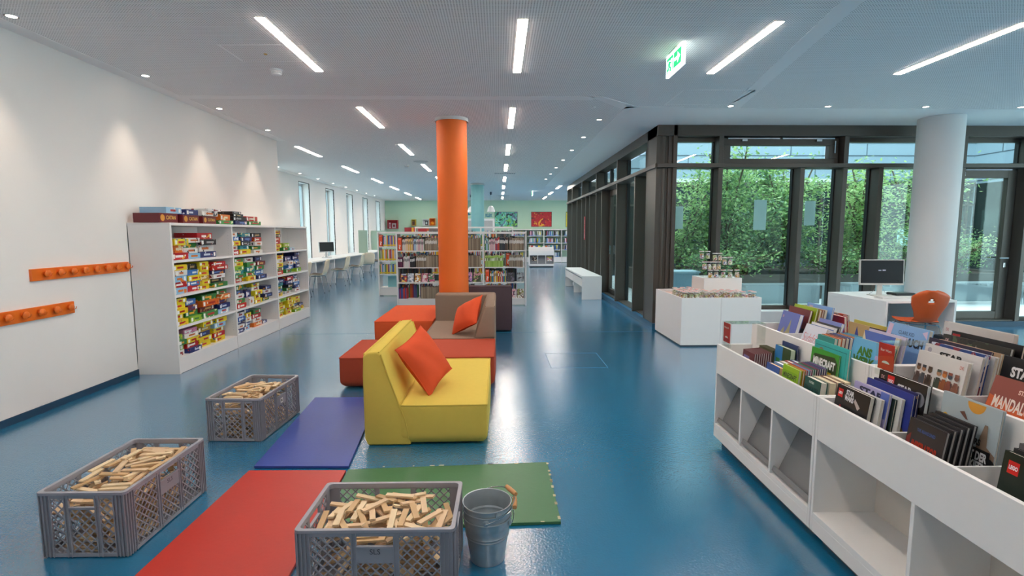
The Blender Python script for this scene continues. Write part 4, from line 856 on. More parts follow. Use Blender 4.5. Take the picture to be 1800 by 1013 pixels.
cover_book('black thin book behind slim white one, second upper compartment', 2.997, 1.955, .955, .22, .29, .010, '26262a', [], 15)
cover_book('periwinkle blue hardback leaning in the second upper compartment', 3.03, 1.99, .968, .21, .30, .022, '7a88c8', [('c', .15, .88, .05, 'e0a8b8')], 14, paperw)
for k in range(8): cover_book('%s small book in the row behind teal cover, third upper compartment' % ['teal', 'orange', 'rust', 'navy', 'blue', 'amber', 'steel blue', 'sea blue'][k], 2.80, 1.825 + .0215 * k, .921 + .001 * k, .15, .21, .020, ['2f8a84', 'c8642a', '8a4a34', '2a3264', '3a5a98', 'c87830', '5a88a8', '4a90a8'][k], [('t', 'Klassenbuch', .5, .75, .8, .1, 'e0e8e0', .01), ('r', .0, 1, .0, .5, '5a6a9a')] if k == 0 else [], 6, group='small books in a row in the upper tier')
cover_book('black book with pale page block lying back, third upper compartment', 2.8, 2.12, .955, 0.15, .28, .035, '1d1f20', [('t', 'Nordlicht', .5, .85, .4, .08, '4a7a6a')], 14, paperw)
cover_book('green edged thin book under the black one, third upper compartment', 2.8, 2.09, .93, 0.15, .27, .008, '5a9a54', [], 14)
cover_book('bright sky blue cover with bold green title, fourth upper compartment', 2.50, 1.845, .960, .195, .28, .020, '6cb4dc', [('p', [(.1, 0), (.3, .5), (.75, .5), (.9, 0)], 'd8d060'), ('t', 'ANS\nWERK', .5, .70, .8, .34, '4a7a18', .06), ('t', 'das buch', .5, .34, .5, .07, '4a5a3a'), ('c', .93, .75, .06, 'c0a8d8')], 9, solid('3f8a24'))
cover_book('orange edged thin book directly behind the green titled one', 2.49, 1.875, .948, .19, .27, .016, 'b8622c', [], 12)
cover_book('teal thin book behind the orange edged one, fourth upper compartment', 2.485, 1.90, .94, .19, .26, .014, '3a8a80', [], 12)
cover_book('yellow and cream cover with orange title and blue top', 2.584, 1.975, .975, .25, .29, .010, 'e0d0b0', [('p', [(0, 1), (.9, 1), (.9, .84), (.1, .84)], '4a66b4'), ('c', .2, .74, .1, 'e0b030'), ('t', 'WALDEMAR', .55, .55, .8, .14, 'd87a50', .03)], 12)
cover_book('purple spined pale book behind the orange titled one', 2.58, 2.00, .982, .26, .30, .012, 'c8c0dc', [], 11, spine='6a4a90')
cover_book('large sky blue book with black block title and pink corners', 2.576, 2.105, 1.018, .275, .34, .022, '86b0dc', [('t', 'CLARE KID', .5, .88, .38, .055, '46608a', .02), ('t', 'TAGEBUCH', .52, .76, .82, .13, '1c2430', .05), ('p', [(0, .7), (.12, .78), (.16, .98), (.05, .99)], 'd8b8d0'), ('p', [(.86, .94), (.97, .98), (.98, .86)], 'd8c0d8')], 9, spine='3a64b0')
for k in range(3): cover_book('black disc case, %s in the small dark group beside the sky blue book' % ORD[k], 2.455, 2.19 + .016 * k, .985, .14, .19, .014, '1c1c1e', [], 4, mat('comic_edge', 'b4b0ac', .5), 'disc_case', 'disc case', 'black disc cases')
# --- upper tier, near unit
figs = []
for k, (u, c1_, c2_) in enumerate(((.08, '5a4a44', '8a6a50'), (.2, '4a5058', 'a87a5a'), (.33, '4a3a30', '5a4a3a'), (.52, '4a5044', 'b88a68'), (.64, '9a5a34', 'c87a34'), (.75, '8a4a38', '3a4450'), (.88, '8a5a48', '7a5040'))):
    figs += [('p', [(u - .05, .50), (u - .055, .62), (u - .035, .72), (u + .035, .72), (u + .055, .62), (u + .05, .50), (u + .01, .50), (u, .55), (u - .01, .50)], c1_), ('r', u - .07, u - .05, .56, .70, c1_), ('r', u + .05, u + .07, .56, .70, c2_), ('c', u, .775, .045, c2_), ('r', u - .04, u + .04, .79, .825, c1_)]
cover_book('white cover with a row of small toy figures above black band', 2.085, 1.87, .981, .245, .33, .020, 'dcd8d4', figs + [('r', 0, 1, .0, .44, '1c1c20'), ('r', .02, .14, .3, .42, 'c02020'), ('t', 'STAR', .5, .36, .34, .1, 'e8e8ea', .05), ('t', 'DK', .93, .92, .07, .04, 'c06a60')], 9)
cover_book('white book with blue band and black title behind the toy figures', 2.10, 1.925, 1.003, .28, .34, .012, 'd4d0ce', [('r', 0, .6, .80, .88, '4a8ac0'), ('t', 'STAR', .5, .9, .42, .08, '1a1a1c', .05), ('c', .1, .93, .04, 'a8a4b0'), ('r', .6, .75, .0, .8, '28406a')], 9)
cover_book('cobalt blue book with pictures behind the blue banded white one', 2.11, 1.955, 1.008, .27, .34, .014, pr('cob', '26488a', '8a3040', 'c8d0e0'), [], 8)
cover_book('white comic with orange spine corner in the near upper compartment', 2.10, 1.985, 1.002, .26, .33, .016, 'd8d4d0', [], 8, spine='c86a28')
cover_book('dark purple edged book behind the white comics', 2.17, 2.01, 1.012, .31, .34, .010, '2c2440', [], 8)
cover_book('cream paged comic stack behind dark purple edge', 2.15, 2.035, 1.008, .30, .34, .014, 'c0a080', [], 8)
cover_book('charcoal cover with pale blade shape in the near upper compartment', 2.20, 2.11, 1.020, .33, .36, .016, pr('char', '34342f', '4a5a44', '24242a'), [('p', [(.5, .5), (.53, .95), (.57, .8), (.60, .5)], 'c8c8c4'), ('t', 'DK', .08, .93, .06, .04, 'c8a0a0')], 8)
cover_book('black cover with small red label behind the charcoal one', 2.195, 2.15, 1.034, .34, .37, .014, '1d1c1e', [('r', .02, .14, .92, .97, 'a82024')], 8)
cover_book('widest white book rearmost, with small winged black craft drawn on it', 2.33, 2.235, 1.055, .36, .38, .020, 'd2cbc6', [('t', 'DK', .07, .9, .05, .04, 'c07a78'), ('p', [(.42, .78), (.5, .82), (.54, .9), (.56, .82), (.68, .72), (.55, .77), (.48, .75)], '2a2a2c')], 3, spine='a87888')
cover_book('orange cover with white title leaning back at the right edge', 1.735, 1.88, .965, .24, .33, .014, 'c85a28', [('p', [(0, 1), (1, 1), (1, .62), (0, .78)], '8a4438'), ('t', 'MANDALORIAN', .52, .72, .86, .14, 'ecdcd0', .03), ('t', 'STAR WARS', .62, .88, .4, .05, 'e8c8b8', .03), ('t', 'DAS OFFIZIELLE BUCH', .5, .58, .74, .05, 'e8c0a8'), ('t', 'ZUR SERIE', .5, .5, .4, .05, 'e8c0a8'), ('c', .35, .3, .12, '5a4a44'), ('r', 0, 1, 0, .2, 'e08a30')], 16)
cover_book('black and red cover with large white title at the right edge', 1.82, 2.00, 1.015, .26, .34, .018, '1a191b', [('t', 'STAR WARS', .55, .84, .8, .12, 'e8e8e8', .05), ('r', .05, .95, .42, .72, 'b81c20'), ('t', 'KOPFGELD', .5, .57, .8, .2, '2a1214', .05)], 8)
cover_book('orange card box standing between books at the right edge', 2.02, 2.20, 1.02, .10, .30, .06, 'dd6428', [], 2, solid('dd6428'), 'card_box', 'box')
# --- acrylic section signs
def section_sign(label, X, Y, z0, z1, txt, span, wd=.085):
    t = thing('section_sign', label, 'sign', (X, Y, z0), RB)
    b = MB(); h = z1 - z0; b.box(-.004, -.001, -wd / 2, wd / 2, .0, h, solid('cc2b22', .4)); b.text(txt, wd * .7, .016, paperw, frame_T((-.005, 0, h - .03), (0, -1, 0), (0, 0, 1)), .01, keep=True)
    b.add([(-.0052, -.012 + .024 * math.cos(PI * k / 10) + .01, .03 + .012 * math.sin(PI * k / 10)) for k in range(11)], [tuple(range(11))[::-1]], paperw); b.build('red_card', t)
    b = MB(); e = .003; b.box(-.0105, -.0075, -wd / 2 - .008, wd / 2 + .008, -.03, h + .006, acryl); b.box(.001, .004, -wd / 2 - .008, wd / 2 + .008, -.03, h + .006, acryl); b.box(.004, span, -wd / 2 - .006, wd / 2 + .006, h + .002, h + .005, acryl); b.box(span - .003, span, -wd / 2 - .006, wd / 2 + .006, -.03, h + .002, acryl); b.build('acrylic_holder', t)
section_sign('red card in clear acrylic holder at the far end of lower tier', 1.528, 3.40, .765, .895, 'Minecraft', .23, .10)
section_sign('red card in clear acrylic holder where the two upper tiers meet', 1.755, 2.27, .875, .995, 'Star Wars', .28, .095)

# ================================================================ JAR DISPLAY
pinkin = mat('peach_interior', 'd9b0a4', .6, var=.03)
t = thing('display_plinth', 'white open-topped double display box filled with lidded tubs', 'display box', (2.385, 6.68, 0))
w_, d_, h_ = 1.055, 1.12, .645
MB().box(.015, w_ - .015, .015, d_ - .015, 0, .03, mat('plinth_grey', '55585c', .6)).build('plinth', t)
for nm, q in (('front_panel', (0, .522, 0, .019)), ('front_panel', (.525, w_, 0, .019)), ('side_panel', (0, .019, .019, d_)), ('side_panel', (w_ - .019, w_, .019, d_)), ('rear_panel', (.019, w_ - .019, d_ - .019, d_))):
    MB().box(q[0], q[1], q[2], q[3], .02, h_, white).build(nm, t, bevel=.001, seg=1)
for q in ((.019, w_ - .019, .36, .372), (.26, .268, .019, .36), (.519, .531, .019, .36), (.79, .798, .019, .36)): MB().box(*q, h_ - .04, h_ - .010, pinkin).build('partition', t)
MB().box(.019, w_ - .019, .019, d_ - .019, h_ - .052, h_ - .04, pinkin).build('display_floor', t)
t = thing('display_plinth', 'smaller white box standing on the double display box, carrying clear risers', 'display box', (2.86, 7.16, h_ - .0395))
MB().box(0, .535, 0, .46, 0, .255, white).build('box_body', t, bevel=.0015, seg=1)
UZ = h_ - .0395 + .255 + .001
def riser(label, x, y, z, w__, d__, h):
    b = MB(); e = .003; b.box(0, w__, 0, d__, h - e, h, acryl); b.box(0, e, 0, d__, 0, h - e, acryl); b.box(w__ - e, w__, 0, d__, 0, h - e, acryl)
    o = b.build('acrylic_riser'); o.location = (x, y, z); return tag(o, label, 'display riser', 'clear acrylic risers')
riser('lowest clear riser behind the front row of tubs on left', 2.90, 7.28, UZ, .27, .16, .105); riser('clear riser carrying two tubs on the right', 3.20, 7.34, UZ, .18, .14, .165)
riser('tall clear riser at rear right behind the others', 3.12, 7.50, UZ, .16, .09, .22); riser('tallest clear riser carrying the two topmost tubs', 2.90, 7.46, UZ, .20, .12, .25); riser('clear riser left of the tallest with one tub on it', 2.80 + .07, 7.60 - .02, UZ, .10, .0 + .035, .02)
jar_g = glass('jar_plastic', (.93, .95, .94), 1.35); jl = [printed('jar_label%d' % k, a, b_, c, 60, .60) for k, (a, b_, c) in enumerate((('ece6e0', 'b04a44', '6a8a5a'), ('dccdbe', 'd8b040', '8a5048'), ('e4e6e8', '5a6a94', 'c8605a'), ('e8e2c8', '9ac050', '6a6a66')))]
lidm = [mat('lid_red', 'd86a60', .5), mat('lid_pink', 'dba49c', .5)]; lidrim = mat('lid_rim', 'd8d2d0', .4)
def make_jar(k, label, loc, rot, group):
    t = thing('tub', label, 'plastic tub', loc, rot, group); r, h = .0325, .104
    b = MB(); b.lathe([(r * .95, 0), (r, .004), (r, h - .01), (r * .94, h)], jar_g, 20); b.build('tub_body', t, smooth=True)
    b = MB(); b.lathe([(.001, .003), (r * .86, .003), (r * .84, h * .72), (.001, h * .78)], jl[k], 14); b.build('contents', t, smooth=True)
    b = MB(); b.add([((r + .0006) * math.cos(a), (r + .0006) * math.sin(a), z) for z in (.006, h * .5) for a in [math.radians(-150 + 12 * q) for q in range(11)]], [(q, q + 1, q + 12, q + 11) for q in range(10)], jl[(k + 1) % 4]); b.build('paper_label', t)
    b = MB(); b.lathe([(r * 1.06, h - .004), (r * 1.1, h), (r * 1.1, h + .006), (r * 1.0, h + .008)], lidrim, 20); b.lathe([(r * .98, h + .0082), (r * .9, h + .009), (.001, h + .009)], lidm[k % 2], 20); b.build('lid', t, smooth=False)
    return t
protos = [make_jar(k, '', (0, 0, 0), 0, 'tubs') for k in range(4)]; used = [False] * 4; jn = 0
def jar(label, x, y, z, grp):
    global jn; k = jn % 4; jn += 1; r_ = random.uniform(-.5, .5)
    if not used[k]: used[k] = True; p = protos[k]; p.location = (x, y, z); p.rotation_euler[2] = r_; p['label'] = label; p['group'] = grp
    else: dup(protos[k], (x, y, z), r_, label, grp)
g1 = 'lidded tubs on the upper display box'
for k, x in enumerate((2.965, 3.05, 3.15, 3.245, 3.345)): jar('lidded clear tub, %s from left in the front row on the upper box' % ORD[k], x, 7.215, UZ, g1)
for k, x in enumerate((2.935, 3.005, 3.075, 3.14)): jar('lidded clear tub, %s from left in the second tier row' % ORD[k], x, 7.36, UZ + .106, g1)
for k, x in enumerate((3.245, 3.325)): jar('lidded clear tub, %s of two on the right riser' % ['left', 'right'][k], x, 7.41, UZ + .166, g1)
for k, x in enumerate((3.16, 3.235)): jar('lidded clear tub, %s of two on the rear right riser' % ['left', 'right'][k], x, 7.545, UZ + .221, g1)
for k, x in enumerate((2.955, 3.045)): jar('lidded clear tub, %s of two on the tallest riser' % ['left', 'right'][k], x, 7.52, UZ + .251, g1)
g2 = 'lidded tubs packed in the lower display box'; zz = h_ - .0395; n_ = 0
for comp, (xa, xb, ya, yb, nx_, ny_) in enumerate(((2.445, 2.61, 6.74, 7.0, 3, 4), (2.69, 2.865, 6.74, 7.0, 3, 3), (2.95, 3.13, 6.74, 7.0, 3, 3), (3.22, 3.36, 6.74, 6.93, 2, 3))):
    for i in range(nx_):
        for j in range(ny_):
            if (comp, i, j) in ((1, 0, 0), (2, 0, 0), (3, 1, 2), (1, 2, 2)): continue
            x = xa + (xb - xa) * i / (nx_ - 1); y = ya + (yb - ya) * j / (ny_ - 1)
            jar('lidded clear tub, column %s, row %s, %s compartment of the lower box' % (['one', 'two', 'three'][i], ['one', 'two', 'three', 'four'][j], ORD[comp]), x + random.uniform(-.003, .003), y + random.uniform(-.003, .003), zz + .001, g2)
for i, (x, y) in enumerate(((2.46, 7.14), (2.54, 7.2), (2.62, 7.13), (2.70, 7.21), (2.5, 7.3), (2.62, 7.32), (2.76, 7.13), (2.72, 7.36))): jar('lidded clear tub, %s among those left of the upper box' % ORD[i], x, y, zz + .001, g2)

# ================================================================ COMPUTER TABLE, ORANGE CHAIR
t = thing('computer_table', 'white panel-sided table with monitor in front of the white column', 'table', (4.735, 6.20, 0), math.radians(4)); W_, D_, H_ = .95, 1.02, .652
MB().box(0, W_, 0, D_, H_ - .03, H_, white).build('tabletop', t, bevel=.0015)
for x in (0, W_ - .03): MB().box(x, x + .03, 0, D_, 0.002, H_ - .03, white).build('side_panel', t, bevel=.0015)
MB().box(.03, W_ - .03, D_ - .06, D_ - .04, .08, H_ - .03, white).build('rear_panel', t)
MB().box(.03, W_ - .03, .62, .635, H_ - .11, H_ - .03, greyp).build('cable_tray', t)
def monitor(label, loc, rz, w__=.55, h__=.335, lift=.145, body='cfcac4', dark='211f22', logo=True):
    t = thing('computer_monitor', label, 'monitor', loc, rz); sh = mat('monitor_shell_' + body, body, .4)
    T = Matrix.Translation((0, 0, lift)) @ Matrix.Rotation(math.radians(-4), 4, 'X')
    MB().box(-w__ / 2, w__ / 2, 0, .035, 0, h__, sh, T).build('housing', t, bevel=.004)
    b = MB(); b.box(-w__ / 2 + .012, w__ / 2 - .012, -.0015, 0, .024, h__ - .01, mat('screen_' + dark, dark, .25), T)
    if logo:
        for q in ((-.045, .035, .0), (.005, .04, .004)): b.box(q[0], q[0] + q[1], -.0022, -.0016, h__ * .56 + q[2] * .0, h__ * .56 + .012 + q[2], mat('screen_text', 'b8b8c8', .4), T)
    b.build('screen', t)
    MB().box(-.032, .032, .035, .055, .01, lift + .12, sh).build('stand_neck', t, bevel=.003); MB().box(-.11, .11, -.06, .13, 0, .012, sh).build('stand_base', t, bevel=.003)
    b = MB(); b.tube([(.02, .05, .16), (.08, .07, .05), (.14, .10, .008), (.22, .12, .006)], .0025, mat('cable_grey', '8a8a8c', .5), 6); b.tube([(-.01, .05, .16), (-.06, .08, .05), (-.10, .10, .008)], .0025, mat('cable_grey', '8a8a8c', .5), 6); b.build('cable', t)
    return t
monitor('flat monitor with dark screen on the white table', (5.055, 6.72, H_ + .001), math.radians(-7))
t = MB().box(-.21, .21, -.07, .07, 0, .014, mat('keyboard_white', 'd6d4d2', .5)); kb = mat('key_white', 'e8e6e4', .5)
for r in range(4):
    for c in range(14): t.box(-.195 + c * .028, -.171 + c * .028, -.058 + r * .029, -.034 + r * .029, .014, .018, kb)
o = t.build('keyboard'); o.location = (5.06, 6.50, H_ + .001); o.rotation_euler[2] = .05; tag(o, 'flat white keyboard in front of the monitor', 'keyboard')
b = MB(); b.box(-.13, .13, -.09, .09, 0, .03, blackp); b.box(-.12, .12, -.08, .08, .03, .033, mat('tray_dark', '2c2e30', .3)); o = b.build('disc_drive', bevel=.003); o.location = (5.40, 6.82, H_ + .001); tag(o, 'flat black device behind the keyboard at right', 'device')
b = MB(); b.grid(lambda u, v: ((u - .5) * .065, (v - .5) * .11, .004 + .032 * max(0, (1 - (2 * u - 1) ** 2) * (1 - (2 * v - 1) ** 2)) ** .45), 10, 12, blackp); b.box(-.03, .03, -.05, .05, 0, .006, blackp)
o = b.build('computer_mouse', smooth=True); o.location = (5.50, 6.47, H_ + .001); o.rotation_euler[2] = 1.2; tag(o, 'black computer mouse on the right end of the white table', 'mouse')
def make_chair(name, label, mt, sh, kind, legm=chrome, pad=None):
    """moulded chair facing local -y; sh = seat height"""
    t = thing(name, label, 'chair')
    prof = [(-.21, -.035), (-.205, -.01), (-.18, 0.005), (-.10, .0), (0, -.012), (.10, -.010), (.165, .012), (.20, .055), (.225, .13), (.245, .22), (.262, .31), (.275, .385)]
    if kind == 'round':
        wv = [.10, .14, .175, .205, .205, .185, .145, .125, .150, .19, .20, .13]
    else: wv = [.17, .195, .21, .215, .215, .215, .21, .205, .205, .205, .205, .18]
    def fn(u, v):
        s = v * (len(prof) - 1); i = min(int(s), len(prof) - 2); f = s - i; f2 = f
        y = prof[i][0] * (1 - f2) + prof[i + 1][0] * f2; z = prof[i][1] * (1 - f2) + prof[i + 1][1] * f2; w = wv[i] * (1 - f2) + wv[i + 1] * f2
        if v > .93: w *= math.sqrt(max(.0, 1 - ((v - .93) / .075) ** 2)) * .9 + .1
        q = 2 * u - 1; return (q * w, y - .03 * q * q * (1 if v > .55 else .0), z + (.014 * q * q if v < .5 else 0) + sh)
    hole = (lambda u, v: (abs(u - .5) / .085) ** 2 + ((v - .855) / .026) ** 2 < 1) if kind == 'round' else None
    b = MB(); b.grid(fn, 24, 44, mt, skip=hole); b.build('seat_shell', t, smooth=True, solid=.011)
    if pad:
        b = MB(); b.grid(lambda u, v: (lambda p: (p[0] * .92, p[1], p[2] + .012))(fn(u, .1 + v * .38)), 12, 14, pad); b.build('seat_pad', t, smooth=True, solid=.012)
    b = MB(); z = sh - .035
    b.tube([(-.15, -.14, z), (-.15, .12, z)], .009, legm, 8); b.tube([(.15, -.14, z), (.15, .12, z)], .009, legm, 8); b.tube([(-.15, -.12, z), (.15, -.12, z)], .009, legm, 8); b.tube([(-.15, .10, z), (.15, .10, z)], .009, legm, 8); b.build('seat_frame', t, smooth=True)
    for sx in (-1, 1):
        for sy in (-1, 1):
            b = MB(); y0 = -.12 if sy < 0 else .10; b.tube([(sx * .13, y0, z), (sx * .175, y0 + sy * .01, z - .004), (sx * .19, y0 + sy * .025, z - .04), (sx * .205, y0 + sy * .10, .012)], .0095, legm, 8)
            b.cyl(sx * .205, y0 + sy * .10, .0, .014, .013, blackp, 10); b.build('leg', t, smooth=True)
    return t
oc = make_chair('chair', 'orange moulded chair with oval hole on chrome legs at white table', mat('orange_shell', 'd2581c', .35, var=.03), .445, 'round')
oc.location = (4.98, 6.02, 0); oc.rotation_euler[2] = math.radians(170)

# ================================================================ WINDOW DESKS, BEIGE CHAIRS (far left)
t = thing('long_desk', 'long white desk running under the slot windows', 'desk', (-5.63, 9.6, 0))
MB().box(0, .73, 0, 14.4, .715, .75, white).build('tabletop', t, bevel=.002)
for y in [1.4, 3.0, 4.6, 6.2, 7.8, 9.4, 11.0, 12.6, 14.3]: MB().box(.05, .70, y, y + .04, .002, .715, white).build('side_panel', t)
MB().box(.06, .09, 0, 14.4, .2, .715, mat('desk_back', 'b9bcc0', .6)).build('rear_panel', t)
bs = mat('beige_shell', 'dccfb6', .45, var=.02); pad = mat('dark_pad', '5a5148', .85)
ch = make_chair('chair', '', bs, .45, 'square', chrome, pad)
spots = [(-4.62, 12.15, -90, 'beige chair partly hidden behind the far end of game shelf'), (-4.58, 13.35, -88, 'beige chair at the long desk, first fully visible from the camera'), (-4.58, 15.2, -92, 'beige chair at the long desk, second fully visible from the camera'),
         (-4.55, 16.75, -90, 'beige chair at the long desk just before the one turned away'), (-4.53, 18.1, -150, 'beige chair at the long desk turned with its back to the camera'), (-4.66, 20.1, -95, 'beige chair farthest along the desk beside white bookcase edge')]
for k, (x, y, a, lab) in enumerate(spots):
    if k == 0: ch.location = (x, y, 0); ch.rotation_euler[2] = math.radians(a); ch['label'] = lab; ch['group'] = 'beige chairs at the long desk'
    else: dup(ch, (x, y, 0), math.radians(a), lab, 'beige chairs at the long desk')
monitor('dark monitor on a pale stand on the long window desk', (-5.2, 16.0, .751), math.radians(50), .5, .31, .17, 'c4c6c8', '2a2b2e', False)
dg = mat('sage_felt', '9db5a6', .9, var=.03)
for k, (y, x0, x1) in enumerate(((19.8, -5.25, -4.92), (23.3, -5.62, -4.95))): tag(MB().box(x0, x1, y, y + .04, .752, 1.60, dg).build('desk_screen', bevel=.004), ['sage green upright screen standing on the long desk, nearer one', 'sage green upright screen on the long desk beside bookcase, farther one'][k], 'desk screen')
b = MB().box(-5.35, -5.22, 14.2, 14.32, .751, .79, blackp); tag(b.build('power_box', bevel=.004), 'small black box on the long window desk', 'device')

# ================================================================ WHITE BENCH
t = thing('bench', 'long low white bench standing along the glass side wall', 'bench', (1.86, 11.52, 0)); bw, bl, bh = .44, 2.95, .53
MB().box(0, bw, 0, bl, bh - .035, bh, white).build('bench_top', t, bevel=.003)
for y in (0, bl - .04): MB().box(0, bw, y, y + .04, .002, bh - .035, white).build('end_panel', t, bevel=.002)
MB().box(.03, bw - .03, bl / 2 - .02, bl / 2 + .02, .002, bh - .035, white).build('middle_panel', t)
for y0, y1 in ((.04, bl / 2 - .02), (bl / 2 + .02, bl - .04)): MB().box(.015, .033, y0 + .01, y1 - .01, bh - .25, bh - .07, white).build('apron', t)
MB().box(.2, .22, .04, bl - .04, .05, .12, white).build('lower_rail', t)
# floor hatch
b = MB(); sm = mat('hatch_line', '6f9ab0', .6)
for q in ((0, .64, 0, .005), (0, .64, .703, .708), (0, .005, .005, .703), (.635, .64, .005, .703)): b.box(*q, 0.0, .0012, sm)
o = b.build('floor_hatch'); o.location = (.575, 5.655, .0005); tag(o, 'square hatch outline let into the blue floor right of the seats', 'floor hatch')

# ================================================================ BOOKCASES AND BOOKS
stuff = MB()      # all the books too many to build one by one
sm_ = lambda c: solid(c, .5)
BAYW = .885
def bookcase(label, x0, y0, nb, zs, H, depth, back=False):
    t = thing('bookcase', label, 'bookcase', (x0, y0, 0)); L_ = nb * BAYW
    for k in range(nb + 1): MB().box(k * BAYW - (.0 if k == 0 else .016) , k * BAYW + (.032 if k == 0 else .016), 0, depth, .0, H - .04, steelw).build('upright', t, bevel=.002) if k < nb else MB().box(L_ - .032, L_, 0, depth, 0, H - .04, steelw).build('upright', t, bevel=.002)
    MB().box(0, L_, -.004, depth + .004, H - .04, H, steelw).build('top_panel', t, bevel=.002)
    for k in range(nb):
        a, c = k * BAYW + .034, (k + 1) * BAYW - (.034 if k == nb - 1 else .017)
        for i, z in enumerate(zs): MB().box(a, c, .004, depth - .004, z - .022, z, steelw).build('shelf_board', t, bevel=.001, seg=1)
        MB().box(a, c, .01, .03, .02, zs[0] - .022, steelw).build('base_panel', t)
        if back: MB().box(a, c, depth - .02, depth - .012, zs[0], H - .04, back).build('back_panel', t)
    return t
def spine_book(label, x, y, z, w, h, d, col, band=None, tilt=0, group=None, shared={}):
    key = (w, h, d, col, band)
    if key not in shared:
        b = MB(); c = sm_(col); b.box(0, w, 0, d, 0, h, c); b.box(w * .12, w * .88, .004, d - .002, h, h + .0015, paper)
        if band: b.box(w * .04, w * .96, -.0012, 0, .012, .045, paperw); b.box(w * .04, w * .96, -.0016, -.0012, .014, .022, sm_(band))
        else: b.box(w * .2, w * .8, -.0012, 0, h * .55, h * .8, paperw if sum(lin(col)[:3]) < 1 else sm_('4a4a52'))
        o = b.build('book'); shared[key] = o.data
    else: o = bpy.data.objects.new('book', shared[key]); C.objects.link(o)
    o.location = (x, y, z); o.rotation_euler = (0, tilt, 0); return tag(o, label, 'book', group)
AX, AY = -2.08, 10.65; AZ = [.155, .49, .80, 1.14]; AH = 1.515
bookcase('long white open bookcase in the middle, behind the orange column', AX, AY, 3, AZ, AH, .36)
ML = ['c8a8b0', 'd8b04a', '9ab8d0', 'd0c8c8', 'b4483c', '5a7ab0', 'c8d0c0', 'e0c0a0', 'a8486a', '7a9ab8']
BR = ['8a7a66', '7d6c5a', '988a76', '6f6254', 'a39580', '83735f']; PA = ['d8ccd0', 'cfd6da', 'e0d6c8', 'd8e0d8', 'cfc2c8']
DK = ['2c3440', '3a4a44', '4a3a34', '5a6a70', '28303a', '6a5a4a']; LM = ['9cc05a', 'a8c868', '8cb448']; MX = ['b83a34', 'd8a83a', '3a6aa8', 'd8d4d0', '4a8a54', 'c8642c', '6a3a6a', '2a3a5a', 'cfa8b0', '9ac0d0']
CN = {'c8a8b0': 'dusty pink', 'd8b04a': 'ochre', '9ab8d0': 'pale blue', 'd0c8c8': 'light grey', 'b4483c': 'brick red', '5a7ab0': 'mid blue', 'c8d0c0': 'pale green', 'e0c0a0': 'peach', 'a8486a': 'raspberry', '7a9ab8': 'steel blue',
      'b83a34': 'red', 'd8a83a': 'amber', '3a6aa8': 'blue', 'd8d4d0': 'off-white', '4a8a54': 'green', 'c8642c': 'orange', '6a3a6a': 'purple', '2a3a5a': 'navy', 'cfa8b0': 'pink', '9ac0d0': 'sky blue'}
def cname(c, pal):
    if c in CN: return CN[c]
    return {id(BR): 'brown grey', id(PA): 'pastel', id(DK): 'dark', id(LM): 'lime green'}.get(id(pal), 'coloured')
R2 = random.Random(5)
nindiv = [0]
def rowfill(bay, row, segs, bayname, y, zs, x0, individual, hmax=.27, bwid=BAYW):
    """segs: (start share, end share, palette, mean height, mean width, band)"""
    n = 0
    for (a, c, pal, hh, ww, band) in segs:
        x = x0 + bay * bwid + .036 + a * (bwid - .07); xe = x0 + bay * bwid + .036 + c * (bwid - .07); 
        while x < xe - .006:
            w = R2.choice([.8, 1, 1.2]) * ww; h = round(hh * R2.choice([.94, 1, 1.04]), 3); w = round(min(w, xe - x), 4); col = R2.choice(pal); n += 1
            if w < .006: break
            if individual and nindiv[0] < 184:
                nindiv[0] += 1
                lab = '%s book, %s from left on the %s shelf, %s bay of middle bookcase' % (cname(col, pal), ORD[n - 1] if n <= len(ORD) else 'last', ['bottom', 'third', 'second', 'top'][row], bayname)
                spine_book(lab, x, y + .006, zs[row] + .0006, w - .0012, h, .155, col, band, 0, 'books on the middle bookcase')
            else:
                stuff.box(x, x + w - .001, y + .006, y + .16, zs[row] + .0006, zs[row] + h, sm_(col))
                if band: stuff.box(x + .001, x + w - .002, y + .0045, y + .006, zs[row] + .012, zs[row] + .045, sm_(band))
            x += w
Lb, Mb, Rb = 0, 1, 2
W3 = '3a60a8'
rowfill(2, 3, [(.0, .10, ['9ac0d0', 'd8a83a', '4a8a54', '3a6aa8'], .25, .018, None), (.10, .26, ['cfa8b0', 'd8d4d0'], .23, .020, None), (.26, .36, ['b83a34', '6a3a6a', 'b4483c'], .26, .022, None), (.36, .58, DK, .26, .020, None), (.60, .97, BR, .255, .014, None)], 'right', AY, AZ, AX, True)
rowfill(2, 2, [(.0, .46, LM, .235, .018, None), (.60, .95, BR, .235, .013, None)], 'right', AY, AZ, AX, True)
rowfill(2, 1, [(.12, .54, ['b83a34', 'd8a83a', '3a6aa8', 'd8d4d0', '4a8a54', 'c8642c'], .215, .022, None)], 'right', AY, AZ, AX, True)
rowfill(0, 3, [(.12, .20, PA, .22, .012, None), (.20, .38, ['d8b04a', 'e0c0a0'], .235, .016, None), (.38, .46, ['5a7ab0', '9ab8d0', '6a3a6a'], .23, .018, None), (.46, .66, ['c8d0c0', 'cfa8b0', 'd8d4d0'], .23, .016, None), (.68, .99, BR, .25, .014, None)], 'left', AY, AZ, AX, True)
rowfill(0, 2, [(.0, .11, ['6a2a4a', '5a2448'], .20, .024, None), (.13, .30, ['d8ccd0', 'd8d4d0', 'cfa8b0'], .215, .020, None), (.30, .43, ['24262a', '2a2c30'], .22, .022, None), (.45, .99, BR, .24, .014, None)], 'left', AY, AZ, AX, True)
rowfill(0, 0, [(.0, .22, ['a83044', '3a4a8a', 'b83a34', '3a5a98'], .22, .022, None), (.56, .99, BR, .25, .016, None)], 'left', AY, AZ, AX, True)
rowfill(1, 3, [(.52, .98, BR, .25, .014, None)], 'middle', AY, AZ, AX, True)
